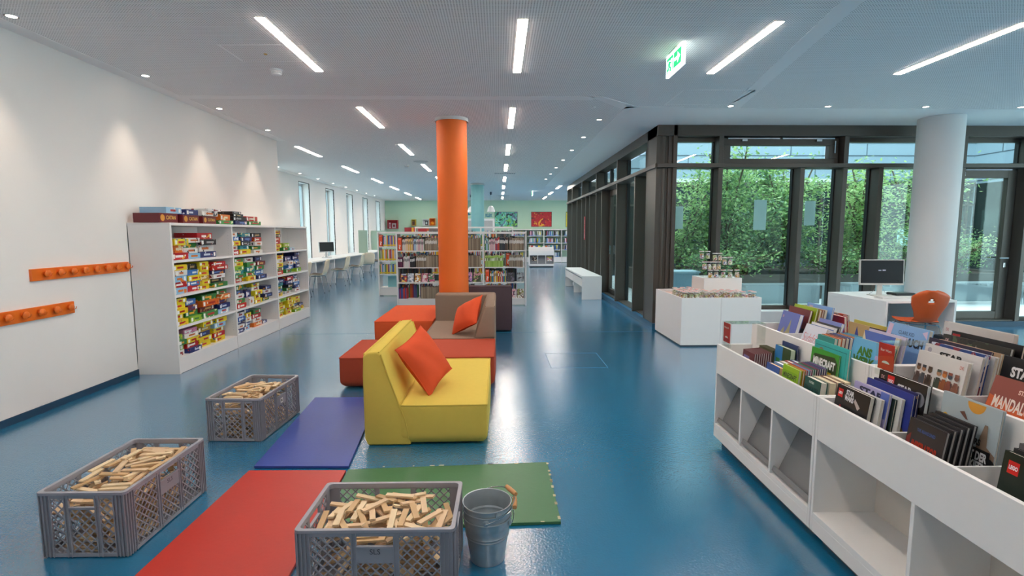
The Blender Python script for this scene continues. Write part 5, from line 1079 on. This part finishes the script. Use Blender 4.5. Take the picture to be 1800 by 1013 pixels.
rowfill(1, 2, [(.52, .60, ['2a3a5a', '28305a'], .23, .02, None), (.62, .98, BR, .24, .014, None)], 'middle', AY, AZ, AX, True)
rowfill(1, 0, [(.5, .98, BR, .24, .016, None)], 'middle', AY, AZ, AX, False)
# the rear half of the same bookcase (its other side), its books show above the front ones
for bay in range(3):
    for row in range(4):
        for a, c in ((.0, .45), (.5, .8)):
            rowfill(bay, row, [(a, c, DK if (bay + row) % 2 else MX, .275, .022, None)], '', AY + .18, AZ, AX, False)
def guide_card(label, x, y, z, h=.25):
    b = MB(); b.box(0, .072, 0, .15, 0, h, solid('e4562c', .5)); b.text('?', .04, .085, paperw, frame_T((.036, -.001, .075), (1, 0, 0), (0, 0, 1)), .03); b.box(.012, .06, -.001, 0, h - .03, h - .022, paperw)
    o = b.build('guide_card'); o.location = (x, y, z); return tag(o, label, 'guide card', 'orange guide cards with a white sign')
guide_card('orange card with white sign, left end of the middle bookcase top shelf', AX + .045, AY + .004, AZ[3] + .001, .26)
guide_card('orange card with white sign, second shelf of the right bay', AX + 2 * BAYW + .47, AY + .10, AZ[2] + .03, .25)
guide_card('orange card with white sign, third shelf of the right bay', AX + 2 * BAYW + .045, AY + .004, AZ[1] + .001, .255)
def magazine(label, x, y, z, w, h, mt, g='magazines shown front-on in the middle bookcase', art=()):
    b = MB(); T = Matrix.Rotation(math.radians(-14), 4, 'X'); b.box(0, w, 0, .006, 0, h, mt, T)
    for q in art: b.box(q[0] * w, q[1] * w, -.0012, -.0001, q[2] * h, q[3] * h, solid(q[4]), T)
    o = b.build('magazine'); o.location = (x, y, z + .002); return tag(o, label, 'magazine', g)
mags = [('dark purple and red magazine, leftmost shown front-on', .04, ('3a2a4a', 'c83a44', 'e0c060'), (.1, .9, .8, .95, 'd8d0e0')), ('pale grey white magazine, second of those shown front-on', .20, ('c4ccd4', 'e8e8ec', '8a9ab0'), (.1, .6, .1, .2, '5a6a80')), ('yellow and orange magazine, third of those shown front-on', .36, ('d8a040', 'f0f0e8', '8a4a2a'), (.1, .9, .82, .95, 'e8e8e0')),
        ('pink magazine with white box, fourth of those shown front-on', .52, ('cc7a8c', 'e8c8d0', 'b04a5a'), (.25, .8, .45, .8, 'e8e4dc')), ('white and green magazine beside the orange column', .68, ('d8d4cc', '4a7a4a', 'c85a8a'), (.1, .8, .1, .3, 'c05a80'))]
for k, (lab, u, c, a) in enumerate(mags): magazine(lab, AX + .03 + u * BAYW + .01, AY + .035, AZ[1], .125, .185, printed('mag%d' % k, c[0], c[1], c[2], 14, .58), art=[a])
for k, (lab, u, c) in enumerate((('violet magazine right of the orange column, third shelf', .57, ('3a2a5a', '9a6ab0', 'd8a0b0')), ('dark green and pink magazine beside the violet one, third shelf', .77, ('2e3a2c', 'c88a90', '7a9a4a')))): magazine(lab, AX + BAYW + u * BAYW, AY + .035, AZ[1], .15, .2, printed('magm%d' % k, c[0], c[1], c[2], 14, .58))
for k, (lab, u, z, c) in enumerate((('dark blue grey magazine, third shelf of right bay', .56, 1, ('2a3038', '5a5a70', '3a3a44')), ('grey magazine with dark bird shape, rightmost on third shelf', .78, 1, ('7a8488', '4a4a4c', '9aa4a8')),
        ('white magazine with purple figures on the bottom shelf', .60, 0, ('c8c4c4', '5a2a4a', 'd8a0a8')), ('olive green magazine with brown and white picture, bottom right', .78, 0, ('8a8a4a', 'e0dcd0', '5a3a2a')))): magazine(lab, AX + 2 * BAYW + u * BAYW, AY + .035, AZ[z], .14, .19, printed('magr%d' % k, c[0], c[1], c[2], 14, .58))
# second bookcase, left and further back
BX, BY = -2.85, 12.4; BZ = [.21, .53, .85, 1.18]; BH = 1.525
bookcase('white bookcase further back, left behind the middle bookcase', BX, BY, 3, BZ, BH, .36)
guide_card('orange card with white sign, top shelf of the bookcase further back', BX + .045, BY + .004, BZ[3] + .001, .27)
yb = 'e0c020'; LF = ['e0a02c', '3a6aa8', 'd8d4d0', 'b83a34', 'd8c83a', '9ac0d0', '4a8a54', 'cfa8b0']
for row in (1, 2, 3):
    for bay in range(3): rowfill(bay, row, [(.12 if bay == 0 and row == 3 else 0, .97, LF, .25 if row > 1 else .22, .018, yb)], '', BY, BZ, BX, False)
MB().box(BX + .2, BX + .6, BY + .12, BY + .13, BZ[0], BZ[0] + .26, tealp).build('panel'); o = C.objects['panel']; o.name = 'teal_folder'; tag(o, 'teal flat folder on the bottom shelf of the bookcase further back', 'folder')
# third bookcase, behind
CX, CY = -2.25, 14.2
bookcase('taller white bookcase behind the middle one, only its top showing', CX, CY, 3, [.2, .55, .92, 1.28], 1.66, .36)
for row in range(4):
    for bay in range(3): rowfill(bay, row, [(.05, .45, MX, .26, .024, None), (.5, .9, DK, .26, .024, None)], '', CY, [.2, .55, .92, 1.28], CX, False)
# bookcases along the green back wall
WX, WY = 0.50, 26.02; WZ = [.28, .63, .98, 1.33]
bookcase('white bookcases along the pale green back wall under the paintings', WX, WY, 6, WZ, 1.66, .36, mat('sage_back', 'a9c4b0', .8))
for bay in range(6):
    for row in range(4):
        if row == 0 and bay in (3, 5): continue
        rowfill(bay, row, [(.12, .55, ['d8d4d0', '3a6aa8', '9ac0d0', '4a8a54', 'b83a34', '24262a', 'cfa8b0'], .235, .022, '3a78c0'), (.62, .9 if row != 2 else .8, ['d8d4d0', '3a6aa8', '24262a', '9ac0d0', 'd8c83a'], .225, .022, '3a78c0')], '', WY, WZ, WX, False)
o = stuff.build('books'); tag(o, 'books packed on the farther bookcases and their rear sides', 'books', None, 'stuff')
# far bin unit
fbn = bin_unit('small white stepped book bin far back before the wall bookcases', (2.40, 22.45, 0), PI / 2, 1.06, 'C')
def far_item(label, x, y, z, w, h, mt, t_=.02):
    o = MB().box(0, w, 0, t_, 0, h, mt).build('picture_book'); o.location = (x, y, z); o.rotation_euler[0] = -.2; return tag(o, label, 'book')
for k, (x, c) in enumerate(((1.44, ('5a3a34', 'd8c8b0', '24262a')), (2.10, ('c85a90', 'e0d060', 'e8e0e8')))): far_item(['brown and black picture book in left slot of the far bin', 'pink and yellow picture book in right slot of the far bin'][k], x, 22.52, .185, .22, .28, printed('farb%d' % k, c[0], c[1], c[2], 14, .55), .008)
for k in range(9): far_item('%s edged picture book, %s from left in the far bin upper tier' % (['red', 'white', 'blue', 'yellow', 'green', 'white', 'orange', 'grey', 'teal'][k], ORD[k]), 1.42 + .105 * k, 22.80 + .04 * (k % 3), .64, .09, .29, solid(['b83a34', 'e0dcd8', '3a6aa8', 'd8c83a', '4a8a54', 'd8d8dc', 'c8642c', '8a8a8c', '3a8a80'][k]))
# wall boxes, shelf, paintings, doorway on the back wall
def wall_box(label, x, z, w, h, c, deep=.24):
    m_ = solid(c, .5); t = thing('wall_box', label, 'wall shelf box', (x, 26.448 - deep, z)); th = .022; b = MB()
    b.box(0, w, 0, deep, 0, th, m_); b.box(0, w, 0, deep, h - th, h, m_); b.box(0, th, 0, deep, th, h - th, m_); b.box(w - th, w, 0, deep, th, h - th, m_); b.build('box_frame', t); MB().box(th, w - th, deep - .01, deep - .001, th, h - th, m_).build('back_panel', t); return t
wall_box('red open box on the green wall at far left', -5.50, 1.71, .50, .42, 'b02030'); wall_box('narrow yellow open box on the green wall', -4.31, 1.86, .20, .30, 'd8b020', .2); wall_box('white open box on the green wall left of the orange one', -3.76, 1.86, .32, .31, 'e4e4e4'); wall_box('orange open box on the green wall nearest the column', -3.42, 1.86, .28, .36, 'e07a20')
for k, (x, z, w, h, c, lab) in enumerate(((-5.44, 1.733, .09, .27, 'e0a8b8', 'pink book in the red wall box'), (-5.29, 1.733, .20, .24, 'c8b8bc', 'pale framed book in the red wall box'), (-3.66, 1.884, .16, .2, '3a3a3c', 'black framed card in the white wall box'))):
    b = MB(); b.box(x, x + w, 26.30, 26.33, z, z + h, solid(c)); b.box(x + w * .25, x + w * .75, 26.297, 26.30, z + h * .25, z + h * .75, solid('8a3a4a' if k < 2 else 'c8d0c8')); tag(b.build('framed_card'), lab, 'card')
b = MB(); b.lathe([(.001, -.085), (.05, -.07), (.085, 0), (.06, .06), (.001, .085)], solid('e8a020'), 20, (-3.29, 26.33, 1.97)); tag(b.build('ball', smooth=True), 'orange ball in the orange wall box', 'ball')
tag(MB().box(-4.29, -4.17, 26.30, 26.36, 1.884, 2.06, solid('5a3a34')).build('small_book'), 'dark book in the narrow yellow wall box', 'book')
b = MB()
for x0, x1, c in ((-4.65, -4.30, 'a02830'), (-4.30, -4.20, 'd8a020'), (-4.20, -3.55, 'a8242c'), (-3.55, -3.45, 'c8541c'), (-3.45, -2.5, '6a5a58')): b.box(x0, x1, 26.15, 26.44, 1.50, 1.76, solid(c, .5))
tag(b.build('wall_cabinet'), 'long low red and yellow wall cabinet under the coloured boxes', 'cabinet')
def painting(label, x0, x1, z0, z1, mt):
    t = thing('painting', label, 'painting', (x0, 26.449, z0)); MB().box(0, x1 - x0, -.03, 0, 0, z1 - z0, mt).build('canvas', t)
    b = MB(); e = .014; w, h = x1 - x0, z1 - z0
    for q in ((-e, w + e, -e, 0), (-e, w + e, h, h + e), (-e, 0, 0, h), (w, w + e, 0, h)): b.box(q[0], q[1], -.036, 0, q[2], q[3], mat('thin_frame', '3c4a44', .5))
    b.build('picture_frame', t)
def paint(name, cols, scale, thr):
    M = mat(name, cols[0], .6, var=.1); N = M.node_tree; b = N.nodes['Principled BSDF']; L = N.links.new; out = b.inputs[0].links[0].from_socket; co = N.nodes.new('ShaderNodeTexCoord')
    for i, c in enumerate(cols[1:]):
        no = N.nodes.new('ShaderNodeTexNoise'); no.inputs['Scale'].default_value = scale * (1 + .45 * i); no.inputs['Detail'].default_value = 4; no.inputs['Distortion'].default_value = 1.5
        ad = N.nodes.new('ShaderNodeVectorMath'); ad.operation = 'ADD'; ad.inputs[1].default_value = (i * 5.1, i * 2.2, i); L(co.outputs['Object'], ad.inputs[0]); L(ad.outputs[0], no.inputs[0])
        gt = N.nodes.new('ShaderNodeMapRange'); gt.inputs[1].default_value = thr; gt.inputs[2].default_value = thr + .05; L(no.outputs[0], gt.inputs[0])
        mx = N.nodes.new('ShaderNodeMix'); mx.data_type = 'RGBA'; L(gt.outputs[0], mx.inputs[0]); L(out, mx.inputs[6]); mx.inputs[7].default_value = lin(c); out = mx.outputs[2]
    L(out, b.inputs[0]); return M
painting('abstract turquoise and green painting on the green wall', -.165, .95, 1.79, 2.52, paint('art_teal', ['5ab49c', '3a6a64', '8ad8c8', '6a6a9a', '7ac05a', '2a3c40'], 1.6, .55))
painting('abstract red painting with yellow and dark specks', 1.67, 2.68, 1.80, 2.52, paint('art_red', ['b0202c', '8a1a3a', '3a2a2a', 'd8a030', 'c84a3a'], 2.4, .60))
painting('yellow painting partly hidden by the glass wall frame', 3.42, 4.4, 1.78, 2.52, paint('art_yellow', ['d8c83a', 'c8d88a', '8a9a3a', 'e8e0a0'], 2, .56))
b = MB()
for q in ((-1.75, -1.65, 0, 2.2), (-.28, -.18, 0, 2.2), (-1.65, -.28, 2.1, 2.2)): b.box(q[0], q[1], 26.38, 26.45, q[2], q[3], mat('door_white', 'ecebe8', .5))
b.box(-1.65, -.28, 26.42, 26.449, 0, 2.1, mat('door_grey', 'b8b9b8', .5)); o = struct(b.build('door_3')); MB().box(-.38, -.36, 26.36, 26.42, 1.0, 1.14, chrome).build('door_handle', o)
tm = solid('2f8296', .6)
b = MB(); b.text('KLEX', .34, .17, tm, frame_T((-.47, 26.446, 2.36), (1, 0, 0), (0, 0, 1)), .06); tag(b.build('wall_lettering'), 'small teal lettering on green wall under the white pendant lamp', 'lettering')
b = MB(); b.prism([(-1.86, 2.36), (-1.38, 2.36), (-1.40, 2.44), (-1.47, 2.47), (-1.50, 2.58), (-1.62, 2.68), (-1.78, 2.70), (-1.86, 2.6)], 26.44, 26.449, 'y', tm); b.box(-1.9, -1.36, 26.43, 26.449, 2.33, 2.36, paperw); tag(b.build('wall_figure'), 'teal cut-out shape on green wall right of the orange column', 'wall decoration')
# pendant lamps
def pendant(label, x, y, zb, c, r=.155):
    t = thing('pendant_lamp', label, 'lamp', (x, y, 0)); m_ = mat('shade_' + c, c, .35)
    b = MB(); b.lathe([(.028, zb + .24), (.07, zb + .225), (.11, zb + .17), (r - .01, zb + .06), (r, zb), (r - .008, zb), (r - .02, zb + .06), (.10, zb + .16), (.02, zb + .22)], m_, 24); b.build('lamp_shade', t, smooth=True)
    MB().tube([(0, 0, zb + .24), (0, 0, CZ - .1)], .006, mat('cord_grey', 'b0b4b2', .5), 6).build('cord', t); b = MB(); b.lathe([(.02, CZ - .12), (.045, CZ - .09), (.045, CZ - .003)], mat('canopy_dark', '2c4654', .5), 16); b.build('canopy', t)
    b = MB(); b.lathe([(.001, zb + .02), (.04, zb + .05), (.04, zb + .12), (.001, zb + .16)], mat('bulb_white', 'f4f0e6', .3), 14); b.build('bulb', t, smooth=True)
pendant('white dome pendant lamp hanging right of the teal column', -.285, 20.9, 2.315, 'e8e6e2'); pendant('white dome pendant lamp between orange and teal columns', -1.15, 22.4, 2.36, 'dcdad8')

# ================================================================ COURTYARD
stone = mat('pale_paving', 'd5d8d8', .8, var=.03, scale=2)
struct(MB().box(2.70, 17.0, 8.25, 18.2, -.2, -.02, stone).build('ground'))
pan = mat('blue_grey_panel', '8fa3af', .45, .0, var=.04, scale=1.2); joint = mat('panel_joint', '47555e', .6); dgl = mat('dark_glazing', '26302f', .08, spec=.6)
b = MB(); b.box(2.7, 17.2, 18.32, 18.6, -.2, 8.0, pan); z = 3.25; k = 0
while z < 8:
    b.box(2.7, 17, 18.308, 18.32, z, z + .028, joint); x = 3.0 + (k % 3) * .9
    while x < 17: b.box(x, x + .018, 18.308, 18.32, z + .018, z + .42, joint); x += 2.7
    z += .44; k += 1
struct(b.build('wall_courtyard_back'))
b = MB(); b.box(16.8, 17.1, 8.2, 18.32, -.2, 8.0, pan); z = 3.25
while z < 8:
    b.box(16.788, 16.8, 8.2, 18.3, z, z + .028, joint); y = 9.0 + (int(z * 9) % 3) * .8
    while y < 18: b.box(16.788, 16.8, y, y + .018, z + .018, z + .42, joint); y += 2.5
    z += .44
b.box(16.7, 16.79, 8.3, 18.1, 0, 3.15, dgl); struct(b.build('wall_courtyard_right'))
b = MB(); b.box(12.2, 17, 7.9, 8.2, -.2, 8, pan); b.box(2.2, 12.2, 8.0, 8.25, 3.36, 6.5, pan); b.box(2.2, 2.6, 8.25, 18.3, 3.36, 6.5, pan); struct(b.build('wall_courtyard_upper'))
b = MB(); b.box(2.9, 16.8, 18.26, 18.305, 0, 3.15, dgl)
for q in range(14): b.box(2.9 + q * 1.05, 2.96 + q * 1.05, 18.2, 18.26, 0, 3.15, framem)
b.box(2.9, 16.8, 18.2, 18.26, 2.4, 2.46, framem); b.box(2.9, 16.8, 18.18, 18.3, 3.08, 3.22, framem); struct(b.build('window_50'))
for i, (x, z0, z1, w_) in enumerate(((15.2, 1.45, 2.25, 1.1), (14.1, 1.0, 1.6, .8))): tag(MB().box(x, x + w_, 18.17, 18.18, z0, z1, mat('mint_paper', 'a8d8cc', .7)).build('paper_notice'), ['mint green sheet on the dark windows across the courtyard, larger one', 'mint green sheet on the dark windows across the courtyard, lower one'][i], 'notice')
corten = mat('planter_brown', '5d5650', .7, var=.08); soil = mat('soil', '3c3228', .95, var=.2, scale=20)
t = thing('planter', 'long brown planter bed across the courtyard', 'planter', (3.6, 11.6, -.02)); b = MB()
for q in ((0, 8.6, 0, .05), (0, 8.6, 2.95, 3.0), (0, .05, .05, 2.95), (8.55, 8.6, .05, 2.95)): b.box(*q, 0, .56, corten)
b.build('planter_wall', t); MB().box(.05, 8.55, .05, 2.95, 0, .5, soil).build('soil', t)
def leafm(n, c, c2):
    M = mat(n, c, .55, var=.25, scale=2.2); b = M.node_tree.nodes['Principled BSDF']; b.inputs['Transmission Weight'].default_value = 0
    N = M.node_tree; L = N.links.new; tr = N.nodes.new('ShaderNodeBsdfTranslucent'); tr.inputs[0].default_value = lin(c2); mx = N.nodes.new('ShaderNodeMixShader'); mx.inputs[0].default_value = .35
    o = N.nodes['Material Output']; L(b.outputs[0], mx.inputs[1]); L(tr.outputs[0], mx.inputs[2]); L(mx.outputs[0], o.inputs[0]); return M
lm = [leafm('leaf_mid', '92b474', 'a6cc7c'), leafm('leaf_dark', '527a52', '7aa468'), leafm('leaf_light', 'b2cc86', 'cce49c')]; bark = mat('bark', '6a5a48', .9, var=.2, scale=30)
def tree(name, label, cat, x, y, h, r, n, seed, stems=5, zlow=.9, leaf=.06, group=None, mixw=(3, 2, 2), base=.5):
    R = random.Random(seed); t = thing(name, label, cat, (x, y, base), 0, group); bt = MB(); pts = []
    for s in range(stems):
        a = R.uniform(0, 2 * PI); rr = r * R.uniform(.3, .95); hh = h * R.uniform(.7, 1.0); P = []
        for k in range(7): f = k / 6; P.append((rr * math.cos(a) * f ** 1.3 + R.uniform(-.05, .05), rr * math.sin(a) * f ** 1.3 + R.uniform(-.05, .05), hh * f))
        bt.tube(P, .022 - .001 * s, bark, 6); pts += P[1:]
        for q in range(8):
            i = R.randrange(1, 6); p0 = Vector(P[i]); a2 = R.uniform(0, 2 * PI); l = R.uniform(.3, .7) * r; p1 = p0 + Vector((math.cos(a2) * l * .6, math.sin(a2) * l * .6, l * .35)); p2 = p1 + Vector((math.cos(a2) * l * .5, math.sin(a2) * l * .5, l * R.uniform(-.1, .2)))
            bt.tube([p0, p1, p2], .007, bark, 5); pts += [tuple(p1), tuple(p2), tuple((p1 + p2) / 2)]
    bt.build('trunk', t, smooth=True); b = MB()
    for k in range(n):
        p = Vector(R.choice(pts)); 
        if p.z < zlow - .5 and R.random() < .6: continue
        c = p + Vector((R.gauss(0, .16), R.gauss(0, .16), R.gauss(0, .13))); c.z = max(.03, c.z)
        d = Vector((R.gauss(0, 1), R.gauss(0, 1), R.gauss(-.3, .5))).normalized(); s = d.cross(Vector((R.gauss(0, .4), R.gauss(0, .4), 1))).normalized(); l = leaf * R.uniform(.7, 1.3); w_ = l * .28; nrm = d.cross(s) * l * .08
        b.add([c, c + d * l * .5 + s * w_ + nrm, c + d * l, c + d * l * .5 - s * w_ + nrm], [(0, 1, 2, 3)], R.choices(lm, mixw)[0])
    b.build('foliage', t)
g = 'leafy shrubs in the courtyard planter'
tree('shrub', 'tall leafy green shrub seen through the widest courtyard pane', 'shrub', 5.55, 12.6, 3.0, 1.25, 6200, 1, 7, .4, .10, g)
tree('shrub', 'leafy shrub left of the tallest one in the courtyard', 'shrub', 4.5, 12.9, 2.6, .8, 2600, 2, 4, .6, .10, g, (3, 1, 4))
tree('shrub', 'leafy green shrub behind the narrow panes left of the monitor', 'shrub', 7.2, 12.8, 2.9, 1.1, 4800, 3, 6, .4, .10, g)
tree('shrub', 'light green shrub seen just left of the white column', 'shrub', 8.75, 12.5, 2.75, .9, 4200, 4, 5, .5, .10, g, (3, 1, 4))
tree('shrub', 'loose branched shrub seen through the courtyard door', 'shrub', 10.6, 12.9, 2.7, .95, 2600, 5, 5, .8, .10, g, (3, 2, 2))
tree('shrub', 'low dark green undergrowth at the back of the courtyard planter', 'shrub', 6.6, 13.7, 1.5, 1.9, 5200, 6, 9, .1, .12, g, (2, 5, 1))
tree('shrub', 'low grey green bush seen at the foot of the courtyard door view', 'shrub', 10.5, 12.0, .9, .8, 2600, 7, 7, .0, .07, g, (3, 3, 1))
tree('shrub', 'low green groundcover along the front of the planter', 'shrub', 5.2, 11.95, .35, 1.2, 2400, 8, 9, -.2, .08, g, (3, 3, 1)); tree('shrub', 'low groundcover in front of the narrow panes', 'shrub', 8.0, 11.95, .4, 1.2, 2400, 9, 9, -.2, .08, g, (2, 4, 1))
benchm = mat('bench_metal', 'aab4ba', .45, .4)
def court_bench(label, x, y, L_, slats=True):
    t = thing('courtyard_bench', label, 'bench', (x, y, -.02), 0, 'grey metal benches in the courtyard'); b = MB(); h, d, w_ = .46, .55, .016; n = int(L_ / .034)
    r_ = .07
    for k in range(n):
        x_ = k * .034
        b.box(x_, x_ + .016, r_, d - r_, h - .02, h, benchm)
    b.build('slats', t)
    b = MB()
    for k in (0, n // 2, n - 1): b.box(k * .034 - .01, k * .034 + .03, 0.05, d - .05, h - .06, h - .02, benchm)
    b.build('seat_frame', t)
    for xa in (0, (n - 1) * .034):
        b = MB()
        for q in range(12): b.box(xa, xa + .016, .03 + q * .042, .046 + q * .042, 0, h - .03, benchm)
        b.build('slatted_leg', t)
    b = MB(); b.box(.05, (n - 1) * .034 - .05, d - .05, d - .03, .02, h - .06, benchm); b.build('back_skirt', t)
    return t
court_bench('grey slatted metal bench outside the widest pane', 4.95, 10.2, 1.9); court_bench('grey slatted metal bench outside behind the monitor', 7.15, 10.3, 1.7); court_bench('grey slatted metal bench seen through the courtyard door', 9.2, 10.35, 1.75)
t = thing('litter_bin', 'blue grey ribbed outdoor bin left of the jar display', 'bin', (3.18, 9.35, -.02)); rb_ = mat('bin_blue', '7ea2b8', .5)
b = MB(); b.box(0, .46, 0, .45, 0, .78, rb_)
for k in range(14): b.box(.012 + k * .032, .026 + k * .032, -.008, 0, .02, .76, rb_)
b.build('bin_body', t); MB().box(-.02, .48, -.02, .47, .78, .81, mat('bin_lid', '9ab4c2', .4)).build('lid', t)
# neighbouring building outside the slot windows
b = MB(); b.box(-17, -16, 4, 60, -1, 12, pan)
for k in range(18): b.box(-15.98, -15.95, 4, 60, k * .7, k * .7 + .02, joint)
struct(b.build('wall_neighbour')); struct(MB().box(-16, -6, 4, 60, -1.2, -1, stone).build('ground_outside')); struct(MB().box(12.25, 30, -12, 7.8, -.3, -.05, stone).box(12.25, 30, 18.7, 34, -.3, -.05, stone).build('ground_front'))  # ground right of the glazing is unseen, added to bounce daylight inside
